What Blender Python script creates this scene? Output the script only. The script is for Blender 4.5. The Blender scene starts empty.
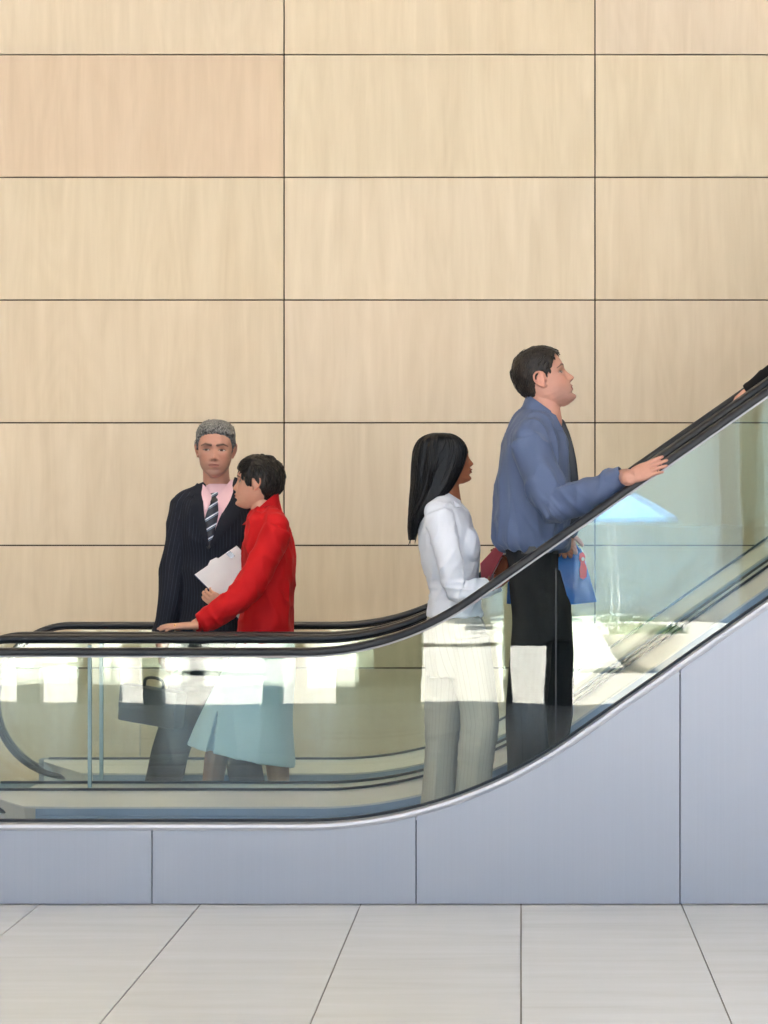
import bpy, bmesh, math, random
import numpy as np
from mathutils import Vector, Matrix, noise as mnoise
from mathutils.bvhtree import BVHTree

random.seed(7)
SC = bpy.context.scene
COL = SC.collection
F, CX, CY, CAMH, CAMY = 2520.0, 521.0, 524.0, 1.36, -9.0


def W(px, py, D):
    """point of the place seen at pixel (px, py) at distance D in front of the camera"""
    p = F / D
    return np.array([(px - CX) / p, D + CAMY, CAMH + (CY - py) / p])


# ------------------------------------------------------------------ camera
cam = bpy.data.cameras.new('camera')
cam.sensor_fit = 'VERTICAL'
cam.sensor_height = 36.0
cam.sensor_width = 27.0
cam.lens = F * 36.0 / 1024.0
cam.shift_x = (384.0 - CX) / 1024.0
cam.shift_y = (CY - 512.0) / 1024.0
cam.clip_start = 0.05
camo = bpy.data.objects.new('camera', cam)
COL.objects.link(camo)
camo.location = (0, CAMY, CAMH)
camo.rotation_euler = (math.pi / 2, 0, 0)
SC.camera = camo


# ------------------------------------------------------------------ object helpers
def new_obj(name, me, mat=None, parent=None):
    o = bpy.data.objects.new(name, me)
    COL.objects.link(o)
    if mat is not None:
        for m in (mat if isinstance(mat, (list, tuple)) else [mat]):
            me.materials.append(m)
    if parent is not None:
        o.parent = parent
        o.matrix_parent_inverse = Matrix.Identity(4)
        o.location = Vector((0, 0, 0))
    return o


def root(name, loc, label, cat, group=None):
    o = bpy.data.objects.new(name, None)
    o.empty_display_size = 0.2
    COL.objects.link(o)
    o.location = Vector(loc)
    o['label'] = label
    o['category'] = cat
    if group:
        o['group'] = group
    return o


def tag(o, label, cat, group=None, kind=None):
    if label:
        o['label'] = label
    if cat:
        o['category'] = cat
    if group:
        o['group'] = group
    if kind:
        o['kind'] = kind
    return o


def mesh_from(name, V, Fc, smooth=True):
    me = bpy.data.meshes.new(name)
    me.from_pydata([tuple(map(float, v)) for v in V], [], [tuple(map(int, f)) for f in Fc])
    me.validate()
    bm = bmesh.new()
    bm.from_mesh(me)
    bmesh.ops.recalc_face_normals(bm, faces=bm.faces)
    bm.to_mesh(me)
    bm.free()
    if smooth:
        me.shade_smooth()
    return me


class Geo:
    """collects vertices (world coordinates) and faces"""
    def __init__(self):
        self.V, self.F, self.n = [], [], 0

    def add(self, V, Fc):
        V = np.asarray(V, float)
        self.V.append(V)
        self.F += [tuple(i + self.n for i in f) for f in Fc]
        self.n += len(V)
        return self

    def verts(self):
        return np.concatenate(self.V) if self.V else np.zeros((0, 3))

    def build(self, name, mat, parent=None, smooth=True, bevel=0.0, seg=2):
        V = self.verts()
        if parent is not None:
            V = V - np.array(parent_world(parent))
        me = mesh_from(name, V, self.F, smooth)
        if bevel > 0:
            bm = bmesh.new()
            bm.from_mesh(me)
            es = [e for e in bm.edges if len(e.link_faces) == 2 and e.calc_face_angle(0) > 0.5]
            bmesh.ops.bevel(bm, geom=es, offset=bevel, segments=seg, profile=0.6, affect='EDGES', clamp_overlap=True)
            bm.to_mesh(me)
            bm.free()
            me.shade_smooth()
            try:
                me.set_sharp_from_angle(angle=0.7)
            except Exception:
                pass
        elif smooth:
            try:
                me.set_sharp_from_angle(angle=0.9)
            except Exception:
                pass
        return new_obj(name, me, mat, parent)


def parent_world(o):
    v = Vector((0, 0, 0))
    while o is not None:
        v = v + o.location
        o = o.parent
    return v


def unit(v):
    v = np.asarray(v, float)
    return v / (np.linalg.norm(v) + 1e-12)


def catmull(P, n):
    """P: k x m control rows -> resampled rows, n per span"""
    P = np.asarray(P, float)
    k = len(P)
    if k < 3:
        t = np.linspace(0, 1, n * (k - 1) + 1)[:, None]
        return P[0] * (1 - t) + P[-1] * t
    E = np.vstack([2 * P[0] - P[1], P, 2 * P[-1] - P[-2]])
    out = []
    for i in range(k - 1):
        p0, p1, p2, p3 = E[i], E[i + 1], E[i + 2], E[i + 3]
        for j in range(n):
            t = j / n
            out.append(0.5 * ((2 * p1) + (-p0 + p2) * t + (2 * p0 - 5 * p1 + 4 * p2 - p3) * t * t
                              + (-p0 + 3 * p1 - 3 * p2 + p3) * t ** 3))
    out.append(P[-1])
    return np.array(out)


def ring_faces(nr, n, cap=True, off=0):
    Fc = []
    for i in range(nr - 1):
        for j in range(n):
            a, b = i * n + j, i * n + (j + 1) % n
            Fc.append((off + a, off + b, off + b + n, off + a + n))
    if cap:
        Fc.append(tuple(off + j for j in range(n))[::-1])
        Fc.append(tuple(off + (nr - 1) * n + j for j in range(n)))
    return Fc


def tube(pts, rad, n=14, sub=5, flat=None, hint=(0, 0, 1), round_ends=True):
    """tapered round tube through pts. rad: one radius per point; flat: factor on the hint axis"""
    pts = np.asarray(pts, float)
    rad = np.asarray(rad, float).reshape(len(pts), -1)
    Q = catmull(np.hstack([pts, rad]), sub)
    P, R = Q[:, :3], Q[:, 3]
    R2 = Q[:, 4] if Q.shape[1] > 4 else (R * (flat if flat else 1.0))
    T = np.gradient(P, axis=0)
    T = T / (np.linalg.norm(T, axis=1)[:, None] + 1e-12)
    rings = []
    u = unit(np.cross(np.asarray(hint, float), T[0]) if abs(np.dot(unit(hint), T[0])) < 0.98 else np.cross((1, 0.3, 0), T[0]))
    th = np.linspace(0, 2 * math.pi, n, endpoint=False)

    def ring(c, u, v, ra, rb):
        return c + np.outer(np.cos(th) * ra, u) + np.outer(np.sin(th) * rb, v)
    frames = []
    for i in range(len(P)):
        u = unit(u - T[i] * np.dot(u, T[i]))
        frames.append((u, np.cross(T[i], u)))
    if round_ends:
        for k in (0.15, 0.5, 0.8):
            s = math.sqrt(1 - (1 - k) ** 2)
            rings.append(ring(P[0] - T[0] * R2[0] * (1 - k), *frames[0], R[0] * s, R2[0] * s))
    for i in range(len(P)):
        rings.append(ring(P[i], *frames[i], R[i], R2[i]))
    if round_ends:
        for k in (0.8, 0.5, 0.15):
            s = math.sqrt(1 - (1 - k) ** 2)
            rings.append(ring(P[-1] + T[-1] * R2[-1] * (1 - k), *frames[-1], R[-1] * s, R2[-1] * s))
    return np.concatenate(rings), ring_faces(len(rings), n)


def loft(rings, n=32, sub=5, ex=2.3):
    """rings: (center, avec, bvec) -> closed superelliptic loft"""
    rows = catmull([np.concatenate([np.asarray(r[0], float), np.asarray(r[1], float), np.asarray(r[2], float)]) for r in rings], sub)
    th = np.linspace(0, 2 * math.pi, n, endpoint=False)
    c, s = np.cos(th), np.sin(th)
    cc = np.sign(c) * np.abs(c) ** (2 / ex)
    ss = np.sign(s) * np.abs(s) ** (2 / ex)
    V = [r[:3] + np.outer(cc, r[3:6]) + np.outer(ss, r[6:9]) for r in rows]
    return np.concatenate(V), ring_faces(len(V), n)


def pxrings(rows, D, tilt=None):
    """rows: (py, xl, xr, half depth[, D]) given in the photograph's frame at distance D"""
    out = []
    for r in rows:
        d = r[4] if len(r) > 4 else D
        p = F / d
        c = W((r[1] + r[2]) / 2, r[0], d)
        out.append((c, ((r[2] - r[1]) / 2 / p, 0, 0), (0, r[3], 0)))
    return out


def ellipsoid(c, r, R=None, nu=20, nv=14):
    V, Fc = [], []
    for i in range(1, nv):
        ph = math.pi * i / nv
        for j in range(nu):
            t = 2 * math.pi * j / nu
            V.append((math.sin(ph) * math.cos(t) * r[0], math.sin(ph) * math.sin(t) * r[1], math.cos(ph) * r[2]))
    Fc = ring_faces(nv - 1, nu, cap=False)
    V.append((0, 0, r[2])); V.append((0, 0, -r[2]))
    a, b = len(V) - 2, len(V) - 1
    for j in range(nu):
        Fc.append((a, (j + 1) % nu, j)[::-1])
        Fc.append((b, (nv - 2) * nu + j, (nv - 2) * nu + (j + 1) % nu)[::-1])
    V = np.array(V)
    if R is not None:
        V = V @ np.asarray(R).T
    return V + np.asarray(c, float), Fc


def box(lo, hi):
    x0, y0, z0 = lo
    x1, y1, z1 = hi
    V = [(x0, y0, z0), (x1, y0, z0), (x1, y1, z0), (x0, y1, z0), (x0, y0, z1), (x1, y0, z1), (x1, y1, z1), (x0, y1, z1)]
    return V, [(0, 3, 2, 1), (4, 5, 6, 7), (0, 1, 5, 4), (1, 2, 6, 5), (2, 3, 7, 6), (3, 0, 4, 7)]


def prism_xz(outline, y0, y1):
    """outline: list of (x,z), extruded along y"""
    n = len(outline)
    V = [(x, y0, z) for x, z in outline] + [(x, y1, z) for x, z in outline]
    Fc = [tuple(range(n)), tuple(range(2 * n - 1, n - 1, -1))]
    Fc += [(i, (i + 1) % n, n + (i + 1) % n, n + i) for i in range(n)]
    return V, Fc


def remesh(geo, voxel, smooth=3, factor=0.5):
    """one continuous skin over everything collected in geo"""
    me = mesh_from('tmp', geo.verts(), geo.F)
    o = bpy.data.objects.new('tmp', me)
    COL.objects.link(o)
    m = o.modifiers.new('r', 'REMESH')
    m.mode = 'VOXEL'
    m.voxel_size = voxel
    m.use_smooth_shade = True
    if smooth:
        s = o.modifiers.new('s', 'SMOOTH')
        s.factor = factor
        s.iterations = smooth
    dg = bpy.context.evaluated_depsgraph_get()
    dg.update()
    out = bpy.data.meshes.new_from_object(o.evaluated_get(dg))
    bpy.data.objects.remove(o)
    bpy.data.meshes.remove(me)
    return out


def get_co(me):
    a = np.empty(len(me.vertices) * 3)
    me.vertices.foreach_get('co', a)
    return a.reshape(-1, 3)


def set_co(me, co):
    me.vertices.foreach_set('co', np.ascontiguousarray(co, dtype=np.float64).ravel())
    me.update()


def get_no(me):
    a = np.empty(len(me.vertices) * 3)
    me.vertices.foreach_get('normal', a)
    return a.reshape(-1, 3)


def set_attr_color(me, name, col):
    at = me.attributes.new(name, 'FLOAT_COLOR', 'POINT')
    c = np.ones((len(me.vertices), 4))
    c[:, :3] = col
    at.data.foreach_set('color', c.ravel())


def set_attr_float(me, name, val):
    at = me.attributes.new(name, 'FLOAT', 'POINT')
    at.data.foreach_set('value', np.asarray(val, dtype=np.float32).ravel())


def nz(p, s, seed=0.0):
    return mnoise.noise(Vector((p[0] * s[0] + seed, p[1] * s[1] + seed * 1.7, p[2] * s[2] - seed)))


def finish(me, name, mat, parent, offset=True):
    if offset:
        set_co(me, get_co(me) - np.array(parent_world(parent)))
    me.name = name
    me.shade_smooth()
    return new_obj(name, me, mat, parent)


# ------------------------------------------------------------------ materials
def mat_new(name):
    m = bpy.data.materials.new(name)
    m.use_nodes = True
    nt = m.node_tree
    return m, nt, nt.nodes['Principled BSDF']


def N(nt, typ, **kw):
    n = nt.nodes.new(typ)
    for k, v in kw.items():
        if k in n.inputs.keys():
            n.inputs[k].default_value = v
        else:
            setattr(n, k, v)
    return n


def srgb(r, g, b):
    def f(c):
        c /= 255.0
        return c / 12.92 if c <= 0.04045 else ((c + 0.055) / 1.055) ** 2.4
    return (f(r), f(g), f(b), 1.0)


def simple_mat(name, col, rough=0.5, metal=0.0, noise=0.06, scale=40.0, bump=0.0, spec=0.5, stretch=(1, 1, 1), sheen=0.0):
    m, nt, b = mat_new(name)
    tc = N(nt, 'ShaderNodeTexCoord')
    mp = N(nt, 'ShaderNodeMapping')
    mp.inputs['Scale'].default_value = stretch
    nt.links.new(tc.outputs['Object'], mp.inputs['Vector'])
    no = N(nt, 'ShaderNodeTexNoise', Scale=scale, Detail=4.0)
    nt.links.new(mp.outputs['Vector'], no.inputs['Vector'])
    mix = N(nt, 'ShaderNodeMix', data_type='RGBA')
    c = np.array(col[:3])
    mix.inputs[6].default_value = (*np.clip(c * (1 - noise * 2), 0, 1), 1)
    mix.inputs[7].default_value = (*np.clip(c * (1 + noise * 2), 0, 1), 1)
    nt.links.new(no.outputs['Fac'], mix.inputs[0])
    nt.links.new(mix.outputs[2], b.inputs['Base Color'])
    b.inputs['Roughness'].default_value = rough
    b.inputs['Metallic'].default_value = metal
    b.inputs['Specular IOR Level'].default_value = spec
    if sheen:
        b.inputs['Sheen Weight'].default_value = sheen
    if bump:
        bp = N(nt, 'ShaderNodeBump', Strength=bump, Distance=0.01)
        nt.links.new(no.outputs['Fac'], bp.inputs['Height'])
        nt.links.new(bp.outputs['Normal'], b.inputs['Normal'])
    return m

# ================================================================== MATERIALS OF THE PLACE
def make_wood():
    m, nt, b = mat_new('maple_veneer')
    L = nt.links.new
    tc = N(nt, 'ShaderNodeTexCoord')
    at = N(nt, 'ShaderNodeAttribute', attribute_name='panel')      # per panel: offset and tone
    sep = N(nt, 'ShaderNodeSeparateColor')
    L(at.outputs['Color'], sep.inputs['Color'])
    off = N(nt, 'ShaderNodeVectorMath', operation='SCALE')
    L(at.outputs['Color'], off.inputs[0]); off.inputs['Scale'].default_value = 37.0
    add = N(nt, 'ShaderNodeVectorMath', operation='ADD')
    L(tc.outputs['Object'], add.inputs[0]); L(off.outputs['Vector'], add.inputs[1])
    # long vertical grain
    mp = N(nt, 'ShaderNodeMapping'); mp.inputs['Scale'].default_value = (9, 9, 0.75)
    L(add.outputs['Vector'], mp.inputs['Vector'])
    n1 = N(nt, 'ShaderNodeTexNoise', Scale=1.6, Detail=5.0, Roughness=0.6, Distortion=0.5)
    L(mp.outputs['Vector'], n1.inputs['Vector'])
    # cathedral figure: contour lines of a stretched noise
    mp2 = N(nt, 'ShaderNodeMapping'); mp2.inputs['Scale'].default_value = (2.6, 2.6, 0.5)
    L(add.outputs['Vector'], mp2.inputs['Vector'])
    n2 = N(nt, 'ShaderNodeTexNoise', Scale=1.3, Detail=1.0, Roughness=0.4)
    L(mp2.outputs['Vector'], n2.inputs['Vector'])
    mul = N(nt, 'ShaderNodeMath', operation='MULTIPLY'); mul.inputs[1].default_value = 90.0
    L(n2.outputs['Fac'], mul.inputs[0])
    sn = N(nt, 'ShaderNodeMath', operation='SINE'); L(mul.outputs[0], sn.inputs[0])
    # fine pores
    mp3 = N(nt, 'ShaderNodeMapping'); mp3.inputs['Scale'].default_value = (90, 90, 4)
    L(add.outputs['Vector'], mp3.inputs['Vector'])
    n3 = N(nt, 'ShaderNodeTexNoise', Scale=2.0, Detail=3.0)
    L(mp3.outputs['Vector'], n3.inputs['Vector'])
    a1 = N(nt, 'ShaderNodeMath', operation='MULTIPLY_ADD'); L(sn.outputs[0], a1.inputs[0]); a1.inputs[1].default_value = 0.035
    L(n1.outputs['Fac'], a1.inputs[2])
    a2 = N(nt, 'ShaderNodeMath', operation='MULTIPLY_ADD'); L(n3.outputs['Fac'], a2.inputs[0]); a2.inputs[1].default_value = 0.16
    L(a1.outputs[0], a2.inputs[2])
    rp = N(nt, 'ShaderNodeValToRGB')
    rp.color_ramp.elements[0].position = 0.12; rp.color_ramp.elements[0].color = WOOD_LO
    rp.color_ramp.elements[1].position = 1.0; rp.color_ramp.elements[1].color = WOOD_HI
    L(a2.outputs[0], rp.inputs['Fac'])
    mx = N(nt, 'ShaderNodeMix', data_type='RGBA', blend_type='MULTIPLY'); mx.inputs[0].default_value = 1.0
    tone = N(nt, 'ShaderNodeAttribute', attribute_name='tone')
    L(rp.outputs['Color'], mx.inputs[6]); L(tone.outputs['Color'], mx.inputs[7])
    L(mx.outputs[2], b.inputs['Base Color'])
    b.inputs['Roughness'].default_value = 0.42
    b.inputs['Specular IOR Level'].default_value = 0.22
    return m


WOOD_LO, WOOD_HI = srgb(208, 190, 164), srgb(232, 217, 195)


def make_marble():
    m, nt, b = mat_new('cream_marble')
    L = nt.links.new
    tc = N(nt, 'ShaderNodeTexCoord')
    at = N(nt, 'ShaderNodeAttribute', attribute_name='panel')
    off = N(nt, 'ShaderNodeVectorMath', operation='SCALE'); L(at.outputs['Color'], off.inputs[0]); off.inputs['Scale'].default_value = 23.0
    add = N(nt, 'ShaderNodeVectorMath', operation='ADD'); L(tc.outputs['Object'], add.inputs[0]); L(off.outputs['Vector'], add.inputs[1])
    mp = N(nt, 'ShaderNodeMapping'); mp.inputs['Scale'].default_value = (0.9, 7, 1)
    L(add.outputs['Vector'], mp.inputs['Vector'])
    n1 = N(nt, 'ShaderNodeTexNoise', Scale=1.3, Detail=6.0, Roughness=0.62, Distortion=0.25); L(mp.outputs['Vector'], n1.inputs['Vector'])
    rp = N(nt, 'ShaderNodeValToRGB')
    e = rp.color_ramp.elements
    e[0].position = 0.22; e[0].color = srgb(206, 205, 202)
    e[1].position = 0.72; e[1].color = srgb(223, 223, 223)
    k = e.new(0.43); k.color = srgb(215, 215, 213)
    L(n1.outputs['Fac'], rp.inputs['Fac'])
    L(rp.outputs['Color'], b.inputs['Base Color'])
    b.inputs['Roughness'].default_value = 0.26
    b.inputs['Specular IOR Level'].default_value = 0.35
    return m


def make_steel(name, col, rough, stretch=(160, 160, 1.5), metal=1.0, amt=0.05, bump=0.05):
    m, nt, b = mat_new(name)
    L = nt.links.new
    tc = N(nt, 'ShaderNodeTexCoord')
    mp = N(nt, 'ShaderNodeMapping'); mp.inputs['Scale'].default_value = stretch
    L(tc.outputs['Object'], mp.inputs['Vector'])
    n1 = N(nt, 'ShaderNodeTexNoise', Scale=1.0, Detail=3.0); L(mp.outputs['Vector'], n1.inputs['Vector'])
    mix = N(nt, 'ShaderNodeMix', data_type='RGBA')
    c = np.array(col[:3])
    mix.inputs[6].default_value = (*(c * (1 - amt)), 1)
    mix.inputs[7].default_value = (*np.clip(c * (1 + amt), 0, 1), 1)
    L(n1.outputs['Fac'], mix.inputs[0]); L(mix.outputs[2], b.inputs['Base Color'])
    b.inputs['Metallic'].default_value = metal
    mr = N(nt, 'ShaderNodeMapRange'); mr.inputs[3].default_value = rough - 0.04; mr.inputs[4].default_value = rough + 0.06
    L(n1.outputs['Fac'], mr.inputs[0]); L(mr.outputs[0], b.inputs['Roughness'])
    bp = N(nt, 'ShaderNodeBump', Strength=bump, Distance=0.002); L(n1.outputs['Fac'], bp.inputs['Height']); L(bp.outputs['Normal'], b.inputs['Normal'])
    return m


def make_glass(tint):
    m = bpy.data.materials.new('green_tinted_glass')
    m.use_nodes = True
    nt = m.node_tree
    nt.nodes.clear()
    L = nt.links.new
    out = N(nt, 'ShaderNodeOutputMaterial')
    tr = N(nt, 'ShaderNodeBsdfTransparent'); tr.inputs['Color'].default_value = (*tint, 1)
    gl = N(nt, 'ShaderNodeBsdfGlossy'); gl.inputs['Roughness'].default_value = 0.0
    gl.inputs['Color'].default_value = (0.96, 1.0, 1.0, 1)
    # slight waviness of the tempered sheet
    tc = N(nt, 'ShaderNodeTexCoord')
    no = N(nt, 'ShaderNodeTexNoise', Scale=2.2, Detail=1.0); L(tc.outputs['Object'], no.inputs['Vector'])
    bp = N(nt, 'ShaderNodeBump', Strength=0.035, Distance=0.02); L(no.outputs['Fac'], bp.inputs['Height'])
    L(bp.outputs['Normal'], gl.inputs['Normal'])
    fr = N(nt, 'ShaderNodeFresnel', IOR=1.52)
    geo = N(nt, 'ShaderNodeNewGeometry')
    # the back of each sheet meets air at the same index
    mx = N(nt, 'ShaderNodeMixShader')
    ior = N(nt, 'ShaderNodeMix', data_type='FLOAT'); ior.inputs[2].default_value = 1.42; ior.inputs[3].default_value = 1 / 1.42
    L(geo.outputs['Backfacing'], ior.inputs[0])
    L(ior.outputs[0], fr.inputs['IOR'])
    L(fr.outputs[0], mx.inputs[0]); L(tr.outputs[0], mx.inputs[1]); L(gl.outputs[0], mx.inputs[2])
    L(mx.outputs[0], out.inputs['Surface'])
    return m


M_WOOD = make_wood()
M_MARBLE = make_marble()
M_CLAD = make_steel('brushed_steel_cladding', srgb(166, 169, 178), 0.46, metal=0.7)
M_TRIM = make_steel('satin_steel_trim', srgb(205, 204, 204), 0.30, (3, 60, 60))
M_LIP = make_steel('pale_trim_steel', srgb(186, 187, 194), 0.42, (3, 60, 60), metal=0.7)
M_DECK = make_steel('polished_steel_deck', srgb(222, 223, 222), 0.36, (2, 90, 90), metal=0.6, bump=0.0)
M_SKIRT = make_steel('skirt_steel', srgb(160, 180, 206), 0.36, (2, 60, 60), metal=0.7, bump=0.0)
M_GLASS = make_glass((0.932, 0.953, 0.937))
M_EDGE = simple_mat('green_glass_edge', srgb(150, 176, 186), 0.2, noise=0.05)
M_RUBBER = simple_mat('black_handrail_rubber', srgb(22, 24, 30), 0.36, noise=0.03, spec=0.45)
M_SEAL = simple_mat('black_rubber_seal', srgb(26, 30, 38), 0.5)
M_STEP = make_steel('ribbed_step_aluminium', srgb(150, 152, 155), 0.4)
M_DARK = simple_mat('dark_joint_backing', srgb(74, 58, 44), 0.8)
M_GROUT = simple_mat('grey_grout', srgb(120, 112, 104), 0.8)
M_PLASTER = simple_mat('off_white_plaster', srgb(214, 208, 198), 0.8, noise=0.02)
M_FRAME = simple_mat('bronze_facade_frame', srgb(76, 84, 86), 0.45, noise=0.03)
M_PLAZA = simple_mat('pale_plaza_paving', srgb(238, 232, 222), 0.8, noise=0.02, scale=3)


# ================================================================== ROOM
def slabs(name, mat, cells, axis, kind='structure', bevel=0.0015, tones=None):
    g = Geo()
    pan, ton = [], []
    for i, (lo, hi, tone) in enumerate(cells):
        g.add(*box(lo, hi))
        r = [random.random(), random.random(), random.random()]
        pan += [r] * 8
        ton += [tone] * 8
    V = g.verts()
    me = bpy.data.meshes.new(name)
    me.from_pydata([tuple(v) for v in V], [], g.F)
    set_attr_color(me, 'panel', np.array(pan))
    set_attr_color(me, 'tone', np.array(ton))
    o = new_obj(name, me, mat)
    o['kind'] = kind
    return o


DW = 12.6
pw = F / DW
yW = DW + CAMY
# joints measured in the photograph: columns every 311 px, rows every 122.6 px
xs = [(284 - CX) / pw + k * 311 / pw for k in range(-5, 8)]
zs = [CAMH + (CY - 177.3) / pw + k * 122.7 / pw for k in range(-6, 22)]
cells = []
g2 = 0.0036
for i in range(len(xs) - 1):
    for j in range(len(zs) - 1):
        if zs[j + 1] < 0.02 or zs[j] > 7 or xs[i + 1] < -7 or xs[i] > 7:
            continue
        k = random.uniform(0.975, 1.015)
        tone = [k, k * random.uniform(0.98, 1.0), k * random.uniform(0.945, 1.0)]
        if i == 4 and j == 6:          # the pinker panel high up on the left
            tone = [0.975, 0.905, 0.865]
        if i == 4 and j == 7:
            tone = [1.0, 0.985, 0.965]
        cells.append(((xs[i] + g2, yW, max(zs[j], 0) + g2), (xs[i + 1] - g2, yW + 0.02, zs[j + 1] - g2), tone))
slabs('wall_back', M_WOOD, cells, 'y')
o = Geo().add(*box((-7, yW + 0.024, 0), (7, yW + 0.2, 7.2))).build('trim_1', M_DARK, smooth=False)
o['kind'] = 'structure'

cells = []
tw = 160.5 / (F / 9.0)
x0 = (521 - CX) / (F / 9.0)
for i in range(-16, 17):
    for j, (ya, yb) in enumerate(((-9.83, -7.2), (-7.2, -4.8), (-4.8, -2.4), (-2.4, 0.0), (0.0, 2.4), (2.4, 3.61))):
        cells.append(((x0 + i * tw + 0.0022, ya + 0.0022, -0.03), (x0 + (i + 1) * tw - 0.0022, yb - 0.0022, 0.0), [1, 1, 1]))
slabs('floor', M_MARBLE, cells, 'z')
o = Geo().add(*box((-9.2, -9.9, -0.2), (9.8, 3.6, -0.004))).build('trim_2', M_GROUT, smooth=False)
o['kind'] = 'structure'

# side walls and ceiling, outside the frame
o = Geo().add(*box((-7.2, -9.84, 0), (-7.0, 3.8, 7.2))).build('wall_left', M_PLASTER, smooth=False); o['kind'] = 'structure'
o = Geo().add(*box((7.0, -9.84, 0), (7.2, 3.8, 7.2))).build('wall_right', M_PLASTER, smooth=False); o['kind'] = 'structure'
g = Geo()
g.add(*box((-7.2, -9.84, 7.0), (7.2, 3.8, 7.25)))
o = g.build('ceiling', M_PLASTER, smooth=False); o['kind'] = 'structure'

# glazed front of the hall behind the camera: piers and rails; its bright openings are what the balustrade mirrors
LF = 19.0
yF = 0.08 - (LF - 9.08)
pf = F / LF


def fx(px):
    return (px - CX) / pf


def fz(py):
    return CAMH + (CY - py) / pf


g = Geo()
for a, b_ in ((18, 40), (76, 117), (144, 164), (262, 282), (336, 419), (503, 512), (547, 573), (742, 790), (-90, -60), (900, 930), (1060, 1090), (-260, -230)):  # one narrow pier is added to keep its strip of reflection dark
    g.add(*box((fx(a), yF - 0.18, 0), (fx(b_), yF, 7.0)))
# boards in some bays; the tall one is added to darken the reflection
g.add(*box((fx(40), yF - 0.15, 0.27), (fx(76), yF - 0.05, 0.30)))
g.add(*box((fx(164), yF - 0.15, fz(675)), (fx(262), yF - 0.05, fz(671))))
g.add(*box((fx(419), yF - 0.15, fz(646.5)), (fx(503), yF - 0.05, fz(643))))
g.add(*box((fx(512), yF - 0.16, fz(647)), (fx(547), yF - 0.04, 7.0)))
for z_ in (2.6, 4.8):
    g.add(*box((-7, yF - 0.16, z_), (7, yF - 0.02, z_ + 0.12)))
o = g.build('wall_front', M_FRAME, smooth=False); o['kind'] = 'structure'

# outside: sunlit paved terrace and the shaded block across it
o = Geo().add(*box((-60, -26.5, -0.25), (60, -9.9, -0.012))).build('terrace', M_PLAZA, smooth=False); o['kind'] = 'structure'
M_BLOCK = simple_mat('grey_blue_render', srgb(128, 148, 165), 0.8, noise=0.1, scale=0.6)
o = Geo().add(*box((-60, -30, -0.25), (60, -26.6, 1.3))).build('wall_terrace', M_BLOCK, smooth=False); o['kind'] = 'structure'

# bowl planter standing on the terrace; it is seen mirrored in the balustrade
M_BOWL = simple_mat('white_cast_stone', srgb(232, 228, 220), 0.6, noise=0.03)
M_LEAF = simple_mat('green_leaf', srgb(112, 150, 92), 0.5, noise=0.25, scale=30)
M_SOIL = simple_mat('dark_soil', srgb(62, 48, 36), 0.9)
pl = root('planter', (1.167, -14.0, -0.012), 'white bowl planter of green plants on the sunlit terrace, mirrored in the glass', 'planter')
gp = Geo()
th_ = np.linspace(0, 2 * math.pi, 48, endpoint=False)
prof_ = [(0.14, 0.0), (0.20, 0.012), (0.30, 0.12), (0.38, 0.27), (0.415, 0.335), (0.42, 0.36), (0.40, 0.365), (0.385, 0.33), (0.30, 0.31), (0.02, 0.31)]
gp.add(np.concatenate([np.stack([1.167 + r * np.cos(th_), -14.0 + r * np.sin(th_), np.full(48, z - 0.012)], 1) for r, z in prof_]), ring_faces(len(prof_), 48))
gp.build('bowl', M_BOWL, pl)
gp = Geo().add(*ellipsoid((1.167, -14.0, 0.30), (0.34, 0.34, 0.035)))
gp.build('soil', M_SOIL, pl)
gp = Geo()
rl = random.Random(5)
for i in range(260):
    a, r = rl.uniform(0, 6.283), 0.36 * math.sqrt(rl.random())
    x_, y_ = 1.167 + r * math.cos(a), -14.0 + r * math.sin(a)
    h_, t_ = rl.uniform(.05, .15), rl.uniform(0, 6.283)
    dx_, dy_ = math.cos(t_) * .05, math.sin(t_) * .05
    w_ = .018
    V_ = [(x_, y_, .31), (x_ + dx_ * .5 - dy_ * .35, y_ + dy_ * .5 + dx_ * .35, .31 + h_ * .7), (x_ + dx_, y_ + dy_, .31 + h_), (x_ + dx_ * .5 + dy_ * .35, y_ + dy_ * .5 - dx_ * .35, .31 + h_ * .7)]
    gp.add(V_, [(0, 1, 2, 3)])
gp.build('foliage', M_LEAF, pl, smooth=False)

# blue parasol at the edge of the terrace, likewise mirrored
M_CANVAS = simple_mat('blue_canvas', srgb(120, 170, 226), 0.8, noise=0.03)
M_POLE = simple_mat('white_pole', srgb(225, 225, 225), 0.5)
px_, py_ = 1.29, -25.2
pr_ = root('parasol', (px_, py_, -0.012), 'blue pyramid parasol at the terrace edge, mirrored in the glass', 'parasol')
for (r_, z0_, z1_) in ((0.80, 1.40, 1.95), (0.34, 1.90, 2.22)):
    q_ = [(px_ + r_ * sx_, py_ + r_ * sy_) for sx_, sy_ in ((-1, -1), (1, -1), (1, 1), (-1, 1))]
    V_ = [(a, b, z0_) for a, b in q_] + [(a, b, z0_ - .06) for a, b in q_] + [(px_, py_, z1_), (px_, py_, z1_ - .03)]
    F_ = [(i, (i + 1) % 4, 8) for i in range(4)] + [((i + 1) % 4, i, 4 + i, 4 + (i + 1) % 4) for i in range(4)] + [(4 + (i + 1) % 4, 4 + i, 9) for i in range(4)]
    Geo().add(V_, F_).build('canopy', M_CANVAS, pr_, smooth=False)
Geo().add(*tube([(px_, py_, 0.03), (px_, py_, 1.0), (px_, py_, 2.2)], [.025, .025, .02], n=12)).build('pole', M_POLE, pr_)
Geo().add(*box((px_ - .25, py_ - .25, -0.012), (px_ + .25, py_ + .25, 0.04))).build('base', M_POLE, pr_, smooth=False)

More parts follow.
